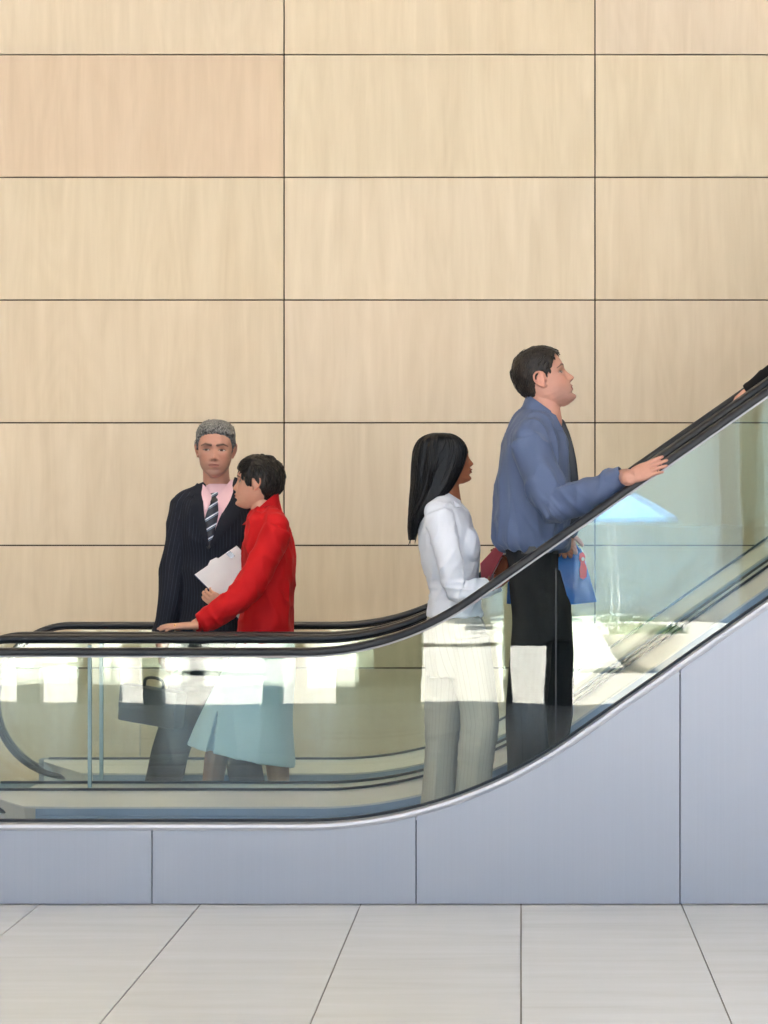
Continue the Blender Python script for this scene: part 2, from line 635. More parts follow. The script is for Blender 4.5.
# ================================================================== ESCALATORS
SL = math.radians(35.0)
ZC = 1.965            # height of the centre of the bend
XC = -0.786
XN, ZN, RN = -2.05, 0.555, 0.345       # newel: centre and radius of the handrail's middle line
ZR = 0.900            # handrail centre on the level part
RR = ZC - ZR
RB = ZC - 0.288       # foot of the glass
XEND = 3.2
STEP0 = -2.04        # front edge of the first step


def curve(r, sx=0.0, x0=-2.05, x1=XEND, n=26):
    """level run, bend and 35 degree run at distance r from the bend's centre -> list of (x,z)"""
    out = [(x, ZC - r) for x in np.linspace(x0, XC + sx, 8)]
    for a in np.linspace(0, SL, n)[1:]:
        out.append((XC + sx + r * math.sin(a), ZC - r * math.cos(a)))
    xe, ze = out[-1]
    for t in (0.15, 0.4, 0.7, 1.0):
        x = xe + (x1 - xe) * t
        out.append((x, ze + (x - xe) * math.tan(SL)))
    return out


def strip_xz(up, lo, y0, y1):
    """solid between two polylines of equal length in the xz plane"""
    n = len(up)
    V = [(x, y0, z) for x, z in up] + [(x, y0, z) for x, z in lo] + [(x, y1, z) for x, z in up] + [(x, y1, z) for x, z in lo]
    Fc = []
    for i in range(n - 1):
        Fc += [(i, i + 1, n + i + 1, n + i), (2 * n + i + 1, 2 * n + i, 3 * n + i, 3 * n + i + 1),
               (i + 1, i, 2 * n + i, 2 * n + i + 1), (n + i, n + i + 1, 3 * n + i + 1, 3 * n + i)]
    Fc += [(0, n, 3 * n, 2 * n), (n - 1, 3 * n - 1, 4 * n - 1, 2 * n - 1)]
    return V, Fc


def sweep(path, prof, closed=True):
    """path: (x,z) list; prof: (dy, dn) outline, dn along the path's normal"""
    P = np.array(path)
    T = np.gradient(P, axis=0)
    T /= np.linalg.norm(T, axis=1)[:, None]
    Nn = np.stack([-T[:, 1], T[:, 0]], 1)
    V = []
    for i in range(len(P)):
        for dy, dn in prof:
            q = P[i] + Nn[i] * dn
            V.append((q[0], dy, q[1]))
    return np.array(V), ring_faces(len(P), len(prof))


def rail_path(r, sx):
    up = curve(r, sx, x0=XN, x1=XEND)
    rn = ZC - r - ZN
    arc = []
    for a in np.linspace(math.pi * 0.5, math.pi * 1.5, 40):
        arc.append((XN + rn * math.cos(a), ZN + rn * math.sin(a)))
    tail = [(XN + 0.10, ZN - rn + 0.0), (XN + 0.22, ZN - rn + 0.005)]
    return list(reversed(tail)) + list(reversed(arc[1:])) + up


RAIL_PROF = [(-0.036, -0.012), (-0.040, -0.004), (-0.038, 0.006), (-0.030, 0.0125), (-0.015, 0.0145), (0.015, 0.0145), (0.030, 0.0125),
             (0.038, 0.006), (0.040, -0.004), (0.036, -0.012), (0.024, -0.0135), (0.024, -0.009), (-0.024, -0.009), (-0.024, -0.0135)]
GUIDE_PROF = [(-0.022, -0.0195), (0.022, -0.0195), (0.024, -0.0125), (-0.024, -0.0125)]


def glass_panels(par, yg, sx, joints, mat):
    """balustrade glass between upright joints; the first sheet has the rounded newel end"""
    up = curve(RR + 0.021, sx)
    lo = curve(RB + 0.035, sx)
    ux, uz = zip(*up)
    lx, lz = zip(*lo)
    edges = [None] + joints + [XEND - 0.05]
    for k in range(len(edges) - 1):
        a, b_ = edges[k], edges[k + 1]
        a2 = XN if a is None else a + 0.002
        b2 = b_ - 0.002
        xsq = np.linspace(a2, b2, max(10, int((b2 - a2) / 0.03)))
        top = [(x, float(np.interp(x, ux, uz))) for x in xsq]
        bot = [(x, float(np.interp(x, lx, lz))) for x in xsq]
        if a is None:
            rn = RN - 0.021
            arc = [(XN + rn * math.cos(t), ZN + rn * math.sin(t)) for t in np.linspace(1.5 * math.pi, 0.5 * math.pi, 32)]
            outline = bot[::-1] + arc[:-1] + top
            outline = [(b2, bot[-1][1])] + [q for q in reversed(bot[1:-1])] + arc[:-1] + top
        else:
            outline = bot[::-1] + top
        V, Fc = prism_xz(outline, yg - 0.005, yg + 0.005)
        me = bpy.data.meshes.new('glass_panel')
        bm = bmesh.new()
        vs = [bm.verts.new(Vector(v) - parent_world(par)) for v in V]
        for f in Fc:
            bm.faces.new([vs[i] for i in f])
        bmesh.ops.recalc_face_normals(bm, faces=bm.faces)
        for f in bm.faces:
            f.material_index = 1 if abs(f.normal.y) < 0.5 and abs(f.normal.x) > 0.9 and f.calc_area() > 0.002 else 0
        bm.to_mesh(me)
        bm.free()
        new_obj('glass_panel', me, [mat, M_EDGE], par)


def balustrade(par, yg, sx, joints, inner, x_nose):
    """inner = +1 when the steps lie on the +y side"""
    g = Geo().add(*sweep(rail_path(RR, sx), [(yg + a, b) for a, b in RAIL_PROF]))
    g.build('handrail', M_RUBBER, par)
    g = Geo().add(*sweep(rail_path(RR, sx)[8:], [(yg + a, b) for a, b in GUIDE_PROF]))
    g.build('handrail_guide', M_LIP if yg < 0.5 else M_SEAL, par, smooth=False)
    glass_panels(par, yg, sx, joints, M_GLASS)
    # dark seal along the foot of the glass
    x0 = x_nose + 0.02
    g = Geo().add(*sweep(curve(RB, sx, x0=x0), [(yg - 0.011, 0.0), (yg + 0.011, 0.0), (yg + 0.011, 0.009), (yg - 0.011, 0.009)]))
    g.build('glass_seal', M_SEAL, par, smooth=False)
    # inner deck: sloping steel between the glass and the skirt, with a rounded nose
    up = curve(RB, sx, x0=x_nose)
    P = np.array(up)
    T = np.gradient(P, axis=0); T /= np.linalg.norm(T, axis=1)[:, None]
    Nn = np.stack([-T[:, 1], T[:, 0]], 1)
    ya = yg + inner * 0.008
    V, k = [], 5
    for i in range(len(P)):
        s = min(1.0, max(0.0, (P[i][0] - x_nose) / 0.25))
        s = math.sqrt(max(0.02, 1 - (1 - s) ** 2))
        for (dy, dn) in ((0.0, 0.0), (0.115 * s, -0.052 * s), (0.115 * s, -0.060 * s), (0.0, -0.2)):
            q = P[i] + Nn[i] * dn
            V.append((q[0], ya + inner * dy, q[1]))
    Geo().add(V, ring_faces(len(P), 4)).build('inner_deck', M_DECK, par, smooth=False)
    # skirt panel beside the steps
    lo_path = curve(RB + 0.060, sx, x0=x_nose + 0.24)
    ys = ya + inner * 0.110
    pr = [(ys, 0.0), (ys + inner * 0.006, 0.0), (ys + inner * 0.006, -0.027), (ys + inner * 0.003, -0.029), (ys + inner * 0.006, -0.031),
          (ys + inner * 0.006, -0.2), (ys, -0.2)]
    Geo().add(*sweep(lo_path, pr)).build('skirt_panel', M_SKIRT, par, smooth=False)


def steps(par, y0, y1, sx):
    """stepped band under the riders"""
    g = Geo()
    x = STEP0
    run = 0.40
    zl = None
    xsx = []
    while x < XEND - 0.3:
        xm = x + run / 2
        path = curve(ZC, sx, x0=-4.0)
        z = float(np.interp(xm, [q[0] for q in path], [q[1] for q in path]))
        z = max(z - 0.03, 0.002) if z > 0.02 else 0.002
        g.add(*box((x, y0, max(z - 0.3, -0.02)), (x + run - 0.006, y1, z)))
        xsx.append((x, z))
        # cleats of the tread
        for q in range(9):
            yy = y0 + 0.03 + (y1 - y0 - 0.06) * q / 8
            g.add(*box((x + 0.01, yy - 0.008, z), (x + run - 0.016, yy + 0.008, z + 0.004)))
        x += run
    g.build('step_band', M_STEP, par, smooth=False)
    return xsx


def step_height(x, sx=0.0):
    path = curve(ZC, sx, x0=-4.0)
    x0 = STEP0
    k = math.floor((x - x0) / 0.40)
    xm = x0 + k * 0.40 + 0.20
    z = float(np.interp(xm, [q[0] for q in path], [q[1] for q in path]))
    return (max(z - 0.03, 0.002) if z > 0.02 else 0.002) + 0.004


Y1, Y2, Y3, Y4 = 0.08, 1.14, 1.42, 2.48
SH2, SH3, SH4 = -0.030, -0.032, -0.056

escA = root('escalator', (0, (Y1 + Y2) / 2, 0), 'steel clad escalator nearest the floor tiles, carrying the two riders who face uphill', 'escalator')
balustrade(escA, Y1, 0.0, [0.126, 2.3], 1, -2.22)
balustrade(escA, Y2, SH2, [-1.735, 0.02, 1.8], -1, -2.17)
steps(escA, Y1 + 0.135, Y2 - 0.135, 0.0)
# outer deck and trim above the cladding
tp = curve(RB, 0.0, x0=-4.0)
Geo().add(*sweep(tp, [(0.004, -0.024), (-0.004, -0.021), (-0.006, -0.012), (-0.002, -0.002), (0.006, 0.0), (Y1 - 0.006, 0.0), (Y1 - 0.006, -0.03), (0.03, -0.03)])).build('outer_trim', M_LIP, escA, smooth=False)
# side cladding panels with open joints
topc = curve(RB + 0.022, 0.0, x0=-4.0)
tx, tz = zip(*topc)
pj = [(152 - CX) / 280 + (k - 1) * 264 / 280 for k in range(-2, 6)]
for a, b_ in zip(pj[:-1], pj[1:]):
    if a > XEND:
        continue
    b2 = min(b_, XEND)
    q = np.linspace(a + 0.002, b2 - 0.002, 24)
    top = [(x, float(np.interp(x, tx, tz))) for x in q]
    Geo().add(*prism_xz([(b2 - 0.002, 0.004), (a + 0.002, 0.004)] + top, 0.0, 0.02)).build('side_panel', M_CLAD, escA, smooth=False)
# dark core behind the joints
q = np.linspace(-3.9, XEND, 60)
Geo().add(*prism_xz([(XEND, 0.0), (-3.9, 0.0)] + [(x, float(np.interp(x, tx, tz)) - 0.02) for x in q], 0.024, 0.05)).build('panel_carrier', M_SEAL, escA, smooth=False)
# flat deck between the two escalators
Geo().add(*sweep(curve(RB + 0.001, SH2, x0=-2.0), [(Y2 + 0.012, 0.0), (Y3 - 0.012, 0.0), (Y3 - 0.012, -0.02), (Y2 + 0.012, -0.02)])).build('centre_deck', M_DECK, escA, smooth=False)
# upright glass joints near the newels show as pale green edges
for par_, y_, x_ in ((escA, Y2, -1.735),):
    Geo().add(*box((x_ - .007, y_ - .009, .300), (x_ + .007, y_ + .009, .872))).build('glass_joint', M_EDGE, par_, smooth=False)
Geo().add(*box((0.1235, Y1 - .0065, .30), (0.1285, Y1 + .0065, 1.2))).build('glass_joint', M_SEAL, escA, smooth=False)
# landing plate and comb
Geo().add(*box((-3.9, Y1 + 0.1, 0.0), (-2.2, Y2 - 0.1, 0.006))).build('landing_plate', M_STEP, escA, smooth=False)

escB = root('escalator', (0, (Y3 + Y4) / 2, 0), 'escalator along the wood panelled wall, carrying the suited man and the woman in red', 'escalator')
balustrade(escB, Y3, SH3, [-1.735, 0.02, 1.8], 1, -2.17)
balustrade(escB, Y4, SH4, [-1.735, 0.02, 1.8], -1, -2.17)
steps(escB, Y3 + 0.135, Y4 - 0.135, SH4)
Geo().add(*box((-1.742, Y3 - .009, .300), (-1.728, Y3 + .009, .872))).build('glass_joint', M_EDGE, escB, smooth=False)
q = np.linspace(-2.2, XEND, 60)
tb = curve(RB + 0.002, SH4, x0=-4.0)
bx, bz = zip(*tb)
Geo().add(*prism_xz([(XEND, 0.0), (-2.2, 0.0)] + [(x, float(np.interp(x, bx, bz))) for x in q], Y4 + 0.02, Y4 + 0.10)).build('side_panel', M_CLAD, escB, smooth=False)
Geo().add(*box((-3.9, Y3 + 0.1, 0.0), (-2.2, Y4 - 0.1, 0.006))).build('landing_plate', M_STEP, escB, smooth=False)

# ================================================================== LIGHT
wd = bpy.data.worlds.new('sky')
SC.world = wd
wd.use_nodes = True
nt = wd.node_tree
bg = nt.nodes['Background']
tc = N(nt, 'ShaderNodeTexCoord')
sp = N(nt, 'ShaderNodeSeparateXYZ'); nt.links.new(tc.outputs['Generated'], sp.inputs[0])
rp = N(nt, 'ShaderNodeValToRGB')
e = rp.color_ramp.elements
e[0].position = 0.0; e[0].color = (0.66, 0.80, 0.95, 1)
e[1].position = 0.6; e[1].color = (0.36, 0.58, 0.95, 1)
nt.links.new(sp.outputs['Z'], rp.inputs['Fac'])
nt.links.new(rp.outputs['Color'], bg.inputs['Color'])
bg.inputs['Strength'].default_value = 2.15

sun = bpy.data.lights.new('sun', 'SUN')
sun.energy = 54.0
sun.angle = math.radians(0.6)
sun.color = (1.0, 0.95, 0.88)
so = bpy.data.objects.new('sun', sun)
COL.objects.link(so)
so.rotation_euler = (math.radians(-1), math.radians(42), 0)     # travels along -x, parallel to the glazed front
so.location = (20, -20, 30)


def area(name, loc, rot, sx, sy, power, col):
    l = bpy.data.lights.new(name, 'AREA')
    l.shape = 'RECTANGLE'
    l.size, l.size_y = sx, sy
    l.energy = power
    l.color = col
    o = bpy.data.objects.new(name, l)
    COL.objects.link(o)
    o.location = loc
    o.rotation_euler = rot
    return o


AREA_P = 165  # unseen area lamps, added to fill the hall with light
area('fill_lamp', (0, -8.3, 6.9), (math.radians(18), 0, 0), 11, 1.0, AREA_P, (0.94, 0.97, 1.0))
area('fill_lamp', (0, -3.6, 6.9), (math.radians(10), 0, 0), 11, 0.9, AREA_P * 0.12, (0.94, 0.97, 1.0))
# small warm downlights above the escalators
for x_ in (-3.6, -2.4, -1.2, 0.0, 1.2, 2.4, 3.6):
    l = bpy.data.lights.new('downlight', 'SPOT')
    l.energy = 215
    l.spot_size = math.radians(40)
    l.spot_blend = 0.9
    l.shadow_soft_size = 0.06
    l.color = (1.0, 0.86, 0.66)
    o = bpy.data.objects.new('downlight', l)
    COL.objects.link(o)
    o.location = (x_, 1.4, 6.9)
    o.rotation_euler = (math.radians(14), 0, 0)

vs = SC.view_settings
vs.view_transform = 'Standard'
vs.look = 'None'
vs.exposure = 0.38
vs.gamma = 1.0
vs.use_curve_mapping = False
SC.cycles.use_denoising = True
SC.cycles.max_bounces = 10
SC.cycles.diffuse_bounces = 4
SC.cycles.glossy_bounces = 5
SC.cycles.transparent_max_bounces = 40
SC.cycles.sample_clamp_indirect = 20.0
SC.cycles.caustics_reflective = False
SC.cycles.caustics_refractive = False

# ================================================================== PEOPLE: shared anatomy
def interp(z, tab):
    t = np.array(tab, float)
    o = np.argsort(t[:, 0])
    return np.interp(z, t[o, 0], t[o, 1])


HEAD_FRONT = [(11.6, 0.0), (11.2, 3.0), (10.4, 5.2), (9, 7.0), (7.5, 8.2), (6, 8.9), (4, 9.4), (2.6, 9.55), (1.4, 9.15), (0.4, 8.9), (-1, 8.85), (-3, 9.0),
              (-4.4, 9.3), (-5.4, 9.35), (-6.4, 9.35), (-7.4, 9.05), (-8.3, 8.45), (-9.4, 9.1), (-10.4, 9.05), (-11.2, 7.9), (-11.9, 5.4)]
HEAD_BACK = [(11.6, -1.0), (11.2, -4.0), (10.4, -6.0), (9, -7.8), (7, -9.2), (4, -10.0), (1, -9.9), (-2, -8.9), (-4, -7.7), (-6, -6.6), (-8, -5.2), (-9.4, -2.2),
             (-10.4, 0.4), (-11.2, 2.2), (-11.9, 3.6)]
HEAD_WIDE = [(11.6, 0.8), (11.2, 3.1), (10.4, 4.9), (9, 6.3), (7.5, 7.1), (6, 7.5), (3, 7.7), (0, 7.35), (-2, 7.05), (-4, 6.75), (-6, 6.3), (-8, 5.35), (-9.4, 4.2),
             (-10.4, 3.1), (-11.2, 2.1), (-11.9, 1.0)]


def nose_h(z, k):
    return k * interp(z, [(2.2, 0), (1.2, 0.35), (0.2, 0.75), (-1.0, 1.3), (-2.2, 2.05), (-3.0, 2.45), (-3.5, 2.35), (-4.0, 1.5), (-4.4, 0.5), (-4.8, 0.0), (9, 0), (-20, 0)])


def nose_s(z):
    return interp(z, [(2, 0.9), (0, 0.8), (-1.5, 0.95), (-2.8, 1.25), (-3.6, 1.6), (-4.6, 1.7)])


def head_grid(P, nzr=110, nt=128, thick=None):
    """surface of a head in centimetres: x to the person's right, y forward, z up; origin between the ears"""
    u = np.linspace(0, 1, nzr)
    z = -11.9 + 23.5 * (0.5 - 0.5 * np.cos(math.pi * (0.04 + 0.92 * u))) / (0.5 + 0.5 * math.cos(math.pi * 0.04)) if False else np.linspace(-11.9, 11.6, nzr)
    z = -11.9 + 23.5 * (0.72 * u + 0.28 * (0.5 - 0.5 * np.cos(math.pi * u)))
    yf, yb, w = interp(z, HEAD_FRONT), interp(z, HEAD_BACK), interp(z, HEAD_WIDE)
    jaw = P.get('jaw', 1.0)
    w = w * np.where(z < -3, 1 + (jaw - 1) * np.clip((-3 - z) / 5, 0, 1), 1.0)
    chin = P.get('chin', 0.0)
    yf = yf + chin * np.exp(-((z + 9.8) / 1.6) ** 2)
    y0 = np.where(z > -5, -1.0, np.minimum(-1.0 + (-5 - z) * 0.55, yf - 1.5))
    y0 = np.maximum(y0, yb + 0.6)
    th = np.linspace(0, 2 * math.pi, nt, endpoint=False)
    c, s = np.cos(th), np.sin(th)
    X = np.empty((nzr, nt)); Y = np.empty((nzr, nt)); Z = np.repeat(z[:, None], nt, 1)
    ef, eb = 2.45, 2.1
    for i in range(nzr):
        ex = np.where(c > 0, ef, eb)
        X[i] = w[i] * np.sign(s) * np.abs(s) ** (2 / ex)
        cc = np.abs(c) ** (2 / ex)
        Y[i] = np.where(c > 0, y0[i] + (yf[i] - y0[i]) * cc, y0[i] + (yb[i] - y0[i]) * cc)
    front = np.clip((c[None, :] - 0.05) / 0.3, 0, 1)
    ax = np.abs(X)
    d = np.zeros_like(X)
    d += nose_h(Z, P.get('nose', 1.0)) * np.exp(-(ax / nose_s(Z)) ** 2.4)
    d += -1.35 * np.exp(-((ax - 3.3) / 1.75) ** 2 - ((Z - 0.35) / 1.05) ** 2)          # sockets
    d += 0.62 * np.exp(-((ax - 3.3) / 1.05) ** 2 - ((Z - 0.1) / 0.62) ** 2)            # lids over the eyeballs
    d += P.get('brow', 0.3) * np.exp(-((ax - 3.0) / 2.2) ** 2 - ((Z - 2.1) / 0.7) ** 2)
    d += 0.35 * np.exp(-((ax - 4.7) / 1.7) ** 2 - ((Z + 2.0) / 1.5) ** 2)              # cheekbones
    d += -0.35 * np.exp(-((ax - 4.6) / 1.6) ** 2 - ((Z + 6.0) / 2.0) ** 2)             # hollow of the cheeks
    lip = P.get('lip', 1.0)
    d += lip * 0.85 * np.exp(-(ax / 1.9) ** 2 - ((Z + 5.8) / 0.48) ** 2)
    d += lip * 0.80 * np.exp(-(ax / 1.7) ** 2 - ((Z + 7.05) / 0.52) ** 2)
    d += -0.5 * np.exp(-(ax / 2.2) ** 2 - ((Z + 6.42) / 0.22) ** 2)
    d += -0.22 * np.exp(-(ax / 0.5) ** 2 - ((Z + 5.0) / 0.5) ** 2)                     # philtrum
    d += 0.3 * np.exp(-(ax / 1.7) ** 2 - ((Z + 9.9) / 1.1) ** 2)
    Y = Y + d * front
    Y = np.where(Y < 0, Y * P.get('back', 1.0), Y * P.get('front', 1.0))
    G = np.stack([X, Y, Z], -1)
    return G


def grid_geo(G):
    nzr, nt = G.shape[:2]
    return G.reshape(-1, 3), ring_faces(nzr, nt)


def ear_geo(side):
    """outer ear as a rolled rim, bowl and lobe (cm)"""
    s = side
    out = []
    rim = [(s * 7.0, 0.6, -0.6), (s * 7.7, 0.9, 1.2), (s * 8.3, 0.2, 2.6), (s * 8.7, -1.2, 3.0), (s * 8.9, -2.5, 2.2), (s * 8.8, -2.9, 0.6), (s * 8.3, -2.4, -1.0),
           (s * 7.8, -1.3, -2.2), (s * 7.5, -0.3, -2.8)]
    out.append(tube(rim, [0.42, 0.42, 0.42, 0.42, 0.42, 0.40, 0.40, 0.42, 0.5], n=10, sub=4))
    R = np.array(Matrix.Rotation(s * -0.32, 3, 'Z'))
    out.append(ellipsoid((s * 7.75, -1.0, 0.4), (0.62, 1.95, 2.75), R))
    out.append(ellipsoid((s * 7.55, -0.35, -2.5), (0.5, 0.75, 0.85)))
    out.append(ellipsoid((s * 7.45, 0.75, -0.6), (0.35, 0.4, 0.7)))
    out.append(tube([(s * 8.2, -0.2, 1.6), (s * 8.5, -1.6, 1.2), (s * 8.3, -1.7, -0.6)], [0.28, 0.3, 0.25], n=8, sub=4))
    return out


def head_frame(center, face, up=(0, 0, 1), scale=1.0):
    """columns: person's right, forward, up, in world axes; scale = metres per cm"""
    f = unit(face)
    u = np.asarray(up, float)
    u = unit(u - f * np.dot(u, f))
    r = np.cross(f, u)
    return np.stack([r, f, u], 1) * 0.01 * scale, np.asarray(center, float)


def to_world(V, fr):
    return np.asarray(V) @ fr[0].T + fr[1]


def to_head(V, fr):
    return (np.asarray(V) - fr[1]) @ np.linalg.inv(fr[0]).T


def skin_paint(me, fr, P, skin):
    """skin, lips, brows and eyes as colours, with brow shade painted into the eyes"""
    V = to_head(get_co(me), fr)
    x, y, z = V.T
    ax = np.abs(x)
    n = len(V)
    base = np.array(skin[:3])
    col = np.repeat(base[None, :], n, 0)
    head = (z > -12.5) & (z < 13) & (np.hypot(x, y + 0.5) < 13)
    face = head & (y > 3.5)

    def blend(w, c):
        nonlocal col
        w = np.clip(w, 0, 1)[:, None]
        col = col * (1 - w) + np.array(c)[None, :] * w
    if 'stubble' in P:
        w = np.exp(-((z + 8.2) / 3.2) ** 2) * np.clip((y - 0.5) / 2, 0, 1) * head * P.get('stubble_w', 0.35)
        blend(w, P['stubble'])
    blush = np.exp(-((ax - 4.4) / 1.8) ** 2 - ((z + 2.8) / 1.8) ** 2) * face * 0.35
    blend(blush, base * np.array([1.06, 0.86, 0.82]))
    blend(np.exp(-(ax / 1.6) ** 2 - ((z + 3.2) / 0.9) ** 2) * face * 0.35, base * np.array([1.05, 0.85, 0.80]))
    # ears a little redder
    blend(((ax > 7.3) & head & (z > -4) & (z < 4)) * 0.35, base * np.array([1.02, 0.78, 0.74]))
    # lips
    zc = -6.42
    hw = 2.3
    up = 0.75 * np.clip(1 - (ax / hw) ** 2, 0, 1) ** 0.5
    lo = 0.95 * np.clip(1 - (ax / hw) ** 2, 0, 1) ** 0.6
    inside = np.where(z > zc, (z - zc) / (up + 0.05), (zc - z) / (lo + 0.05))
    blend(np.clip((1.1 - inside) / 0.35, 0, 1) * face * (ax < hw) * 0.85, P['lips'])
    blend(np.exp(-((z - zc) / 0.16) ** 2) * (ax < hw) * face * 0.8, np.array(P['lips']) * 0.45)
    # nostrils
    blend(np.exp(-((ax - 0.75) / 0.35) ** 2 - ((z + 4.15) / 0.28) ** 2) * face * 0.8, base * 0.3)
    # brows
    bz = 2.15 + 0.5 * np.clip((ax - 1.2) / 2.6, 0, 1) - 0.75 * np.clip((ax - 3.9) / 1.8, 0, 1)
    bt = np.interp(ax, [0.8, 1.4, 3.8, 5.8], [0.32, 0.52, 0.42, 0.18]) * P.get('brow_t', 1.0)
    blend(np.clip(1.35 - np.abs(z - bz) / bt, 0, 1) * (ax > 0.9) * (ax < 5.8) * face * 0.92, P['brow_col'])
    # eyes
    ex = (ax - 3.3)
    ez = z - 0.1 - 0.08 * ex * 0
    open_ = P.get('eye_open', 0.52)
    lid = open_ * np.clip(1 - (ex / 1.55) ** 2, 0, 1)
    ein = np.clip((lid - np.abs(ez)) / 0.14 + 0.5, 0, 1) * (np.abs(ex) < 1.55) * face
    blend(ein * 0.95, (0.55, 0.50, 0.46))  # whites dulled in colour to stand for shade under the brows
    gx = P.get('gaze', 0.0)
    ir = np.hypot(x - np.sign(x) * 3.3 - gx, ez)
    blend(np.clip((0.64 - ir) / 0.12 + 0.5, 0, 1) * np.clip(ein * 1.3, 0, 1), P.get('iris', (0.05, 0.03, 0.02)))
    lash = np.exp(-((ez - lid - 0.03) / 0.17) ** 2) * (np.abs(ex) < 1.7) * face
    blend(lash * 0.85, (0.03, 0.02, 0.018))
    blend(np.exp(-((ez + lid + 0.05) / 0.16) ** 2) * (np.abs(ex) < 1.6) * face * 0.35, base * 0.45)
    if 'extra' in P:
        P['extra'](blend, x, y, z, head)
    set_attr_color(me, 'tint', col)


def make_skin(name):
    m, nt, b = mat_new(name)
    L = nt.links.new
    at = N(nt, 'ShaderNodeAttribute', attribute_name='tint')
    tc = N(nt, 'ShaderNodeTexCoord')
    no = N(nt, 'ShaderNodeTexNoise', Scale=55.0, Detail=3.0); L(tc.outputs['Object'], no.inputs['Vector'])
    mr = N(nt, 'ShaderNodeMapRange'); mr.inputs[3].default_value = 0.93; mr.inputs[4].default_value = 1.06; L(no.outputs['Fac'], mr.inputs[0])
    mx = N(nt, 'ShaderNodeMix', data_type='RGBA', blend_type='MULTIPLY'); mx.inputs[0].default_value = 1.0
    L(at.outputs['Color'], mx.inputs[6]); L(mr.outputs[0], mx.inputs[7])
    L(mx.outputs[2], b.inputs['Base Color'])
    b.inputs['Roughness'].default_value = 0.5
    b.inputs['Specular IOR Level'].default_value = 0.35
    b.inputs['Subsurface Weight'].default_value = 0.08
    b.inputs['Subsurface Radius'].default_value = (0.01, 0.004, 0.002)
    return m


def make_hair(name, dark, light, bias=0.5, rough=0.38, stretch=(1, 1, 0.12), scale=260.0, spec=0.3):
    m, nt, b = mat_new(name)
    L = nt.links.new
    tc = N(nt, 'ShaderNodeTexCoord')
    mp = N(nt, 'ShaderNodeMapping'); mp.inputs['Scale'].default_value = stretch
    L(tc.outputs['Object'], mp.inputs['Vector'])
    no = N(nt, 'ShaderNodeTexNoise', Scale=scale, Detail=3.0, Roughness=0.6); L(mp.outputs['Vector'], no.inputs['Vector'])
    rp = N(nt, 'ShaderNodeValToRGB')
    e = rp.color_ramp.elements
    e[0].position = bias - 0.12; e[0].color = dark
    e[1].position = bias + 0.16; e[1].color = light
    L(no.outputs['Fac'], rp.inputs['Fac']); L(rp.outputs['Color'], b.inputs['Base Color'])
    b.inputs['Roughness'].default_value = rough
    b.inputs['Specular IOR Level'].default_value = spec
    bp = N(nt, 'ShaderNodeBump', Strength=0.35, Distance=0.004); L(no.outputs['Fac'], bp.inputs['Height']); L(bp.outputs['Normal'], b.inputs['Normal'])
    return m


def hand_geo(wrist, fwd, pn, side, scale=1.0, curl=(0.35, 0.45, 0.3), spread=0.10, thumb=(0.75, 0.55), fan=None, dc=None):
    """palm, four unequal fingers and a thumb. fwd: towards the finger tips, pn: where the palm faces, side 'R'/'L'.
    fan: extra curl per finger (index..little)"""
    f = unit(fwd)
    n = unit(np.asarray(pn, float) - f * np.dot(pn, f))
    s = np.cross(f, n) if side == 'R' else np.cross(n, f)        # thumb side
    w = np.asarray(wrist, float)
    k = 0.01 * scale
    out = []
    # palm
    rings = []
    for t, hw, ht, so in ((-1.5, 2.6, 1.75, 0.0), (0.5, 2.9, 1.65, 0.0), (3.0, 3.7, 1.6, 0.15), (6.0, 4.1, 1.4, 0.05), (8.3, 4.0, 1.15, 0.0), (9.3, 3.6, 0.85, 0.0)):
        rings.append((w + f * t * k + s * so * k, s * hw * k, n * ht * k))
    out.append(loft(rings, n=24, sub=3, ex=2.6))
    out.append(ellipsoid(w + f * 3.4 * k + s * 2.6 * k + n * 0.9 * k, (2.6 * k, 1.5 * k, 1.3 * k), np.stack([unit(f + s * 0.35), unit(s - f * 0.35), n], 1)))   # ball of the thumb
    lens = (7.3, 8.1, 7.5, 5.9)
    offs = (2.95, 1.0, -1.0, -2.9)
    base = (8.6, 9.0, 8.7, 8.0)
    for q in range(4):
        c = [curl[0], curl[1], curl[2]]
        if fan:
            c = [v + fan[q] for v in c]
        a0 = spread * (1.5 - q)
        d = unit(f * math.cos(a0) + s * math.sin(a0))
        p = w + f * (base[q] - 1.2) * k + s * offs[q] * k
        pts = [p]
        ang = 0.0
        segs = (1.2, lens[q] * 0.48, lens[q] * 0.29, lens[q] * 0.23)
        rr = [0.98, 0.95, 0.85, 0.78, 0.62]
        kf = (1.0, 1.0, 0.96, 0.86)[q]
        for i, L_ in enumerate(segs):
            if i > 0:
                ang += c[i - 1]
            dd = d * math.cos(ang) + n * math.sin(ang)
            pts.append(pts[-1] + dd * L_ * k)
        out.append(tube(pts, [r * k * kf for r in rr], n=12, sub=4))
    # thumb
    a = thumb[0]
    d1 = unit(f * math.cos(a) + s * math.sin(a) + n * thumb[1] * 0.5)
    p0 = w + f * 2.0 * k + s * 2.3 * k + n * 0.4 * k
    p1 = p0 + d1 * 3.4 * k
    d2 = unit(d1 + f * 0.35 + n * thumb[1] * 0.3)
    p2 = p1 + d2 * 2.9 * k
    p3 = p2 + unit(d2 + f * 0.2) * 2.1 * k
    out.append(tube([p0, p1, p2, p3], [1.25 * k, 1.05 * k, 0.98 * k, 0.72 * k], n=12, sub=4))
    return out


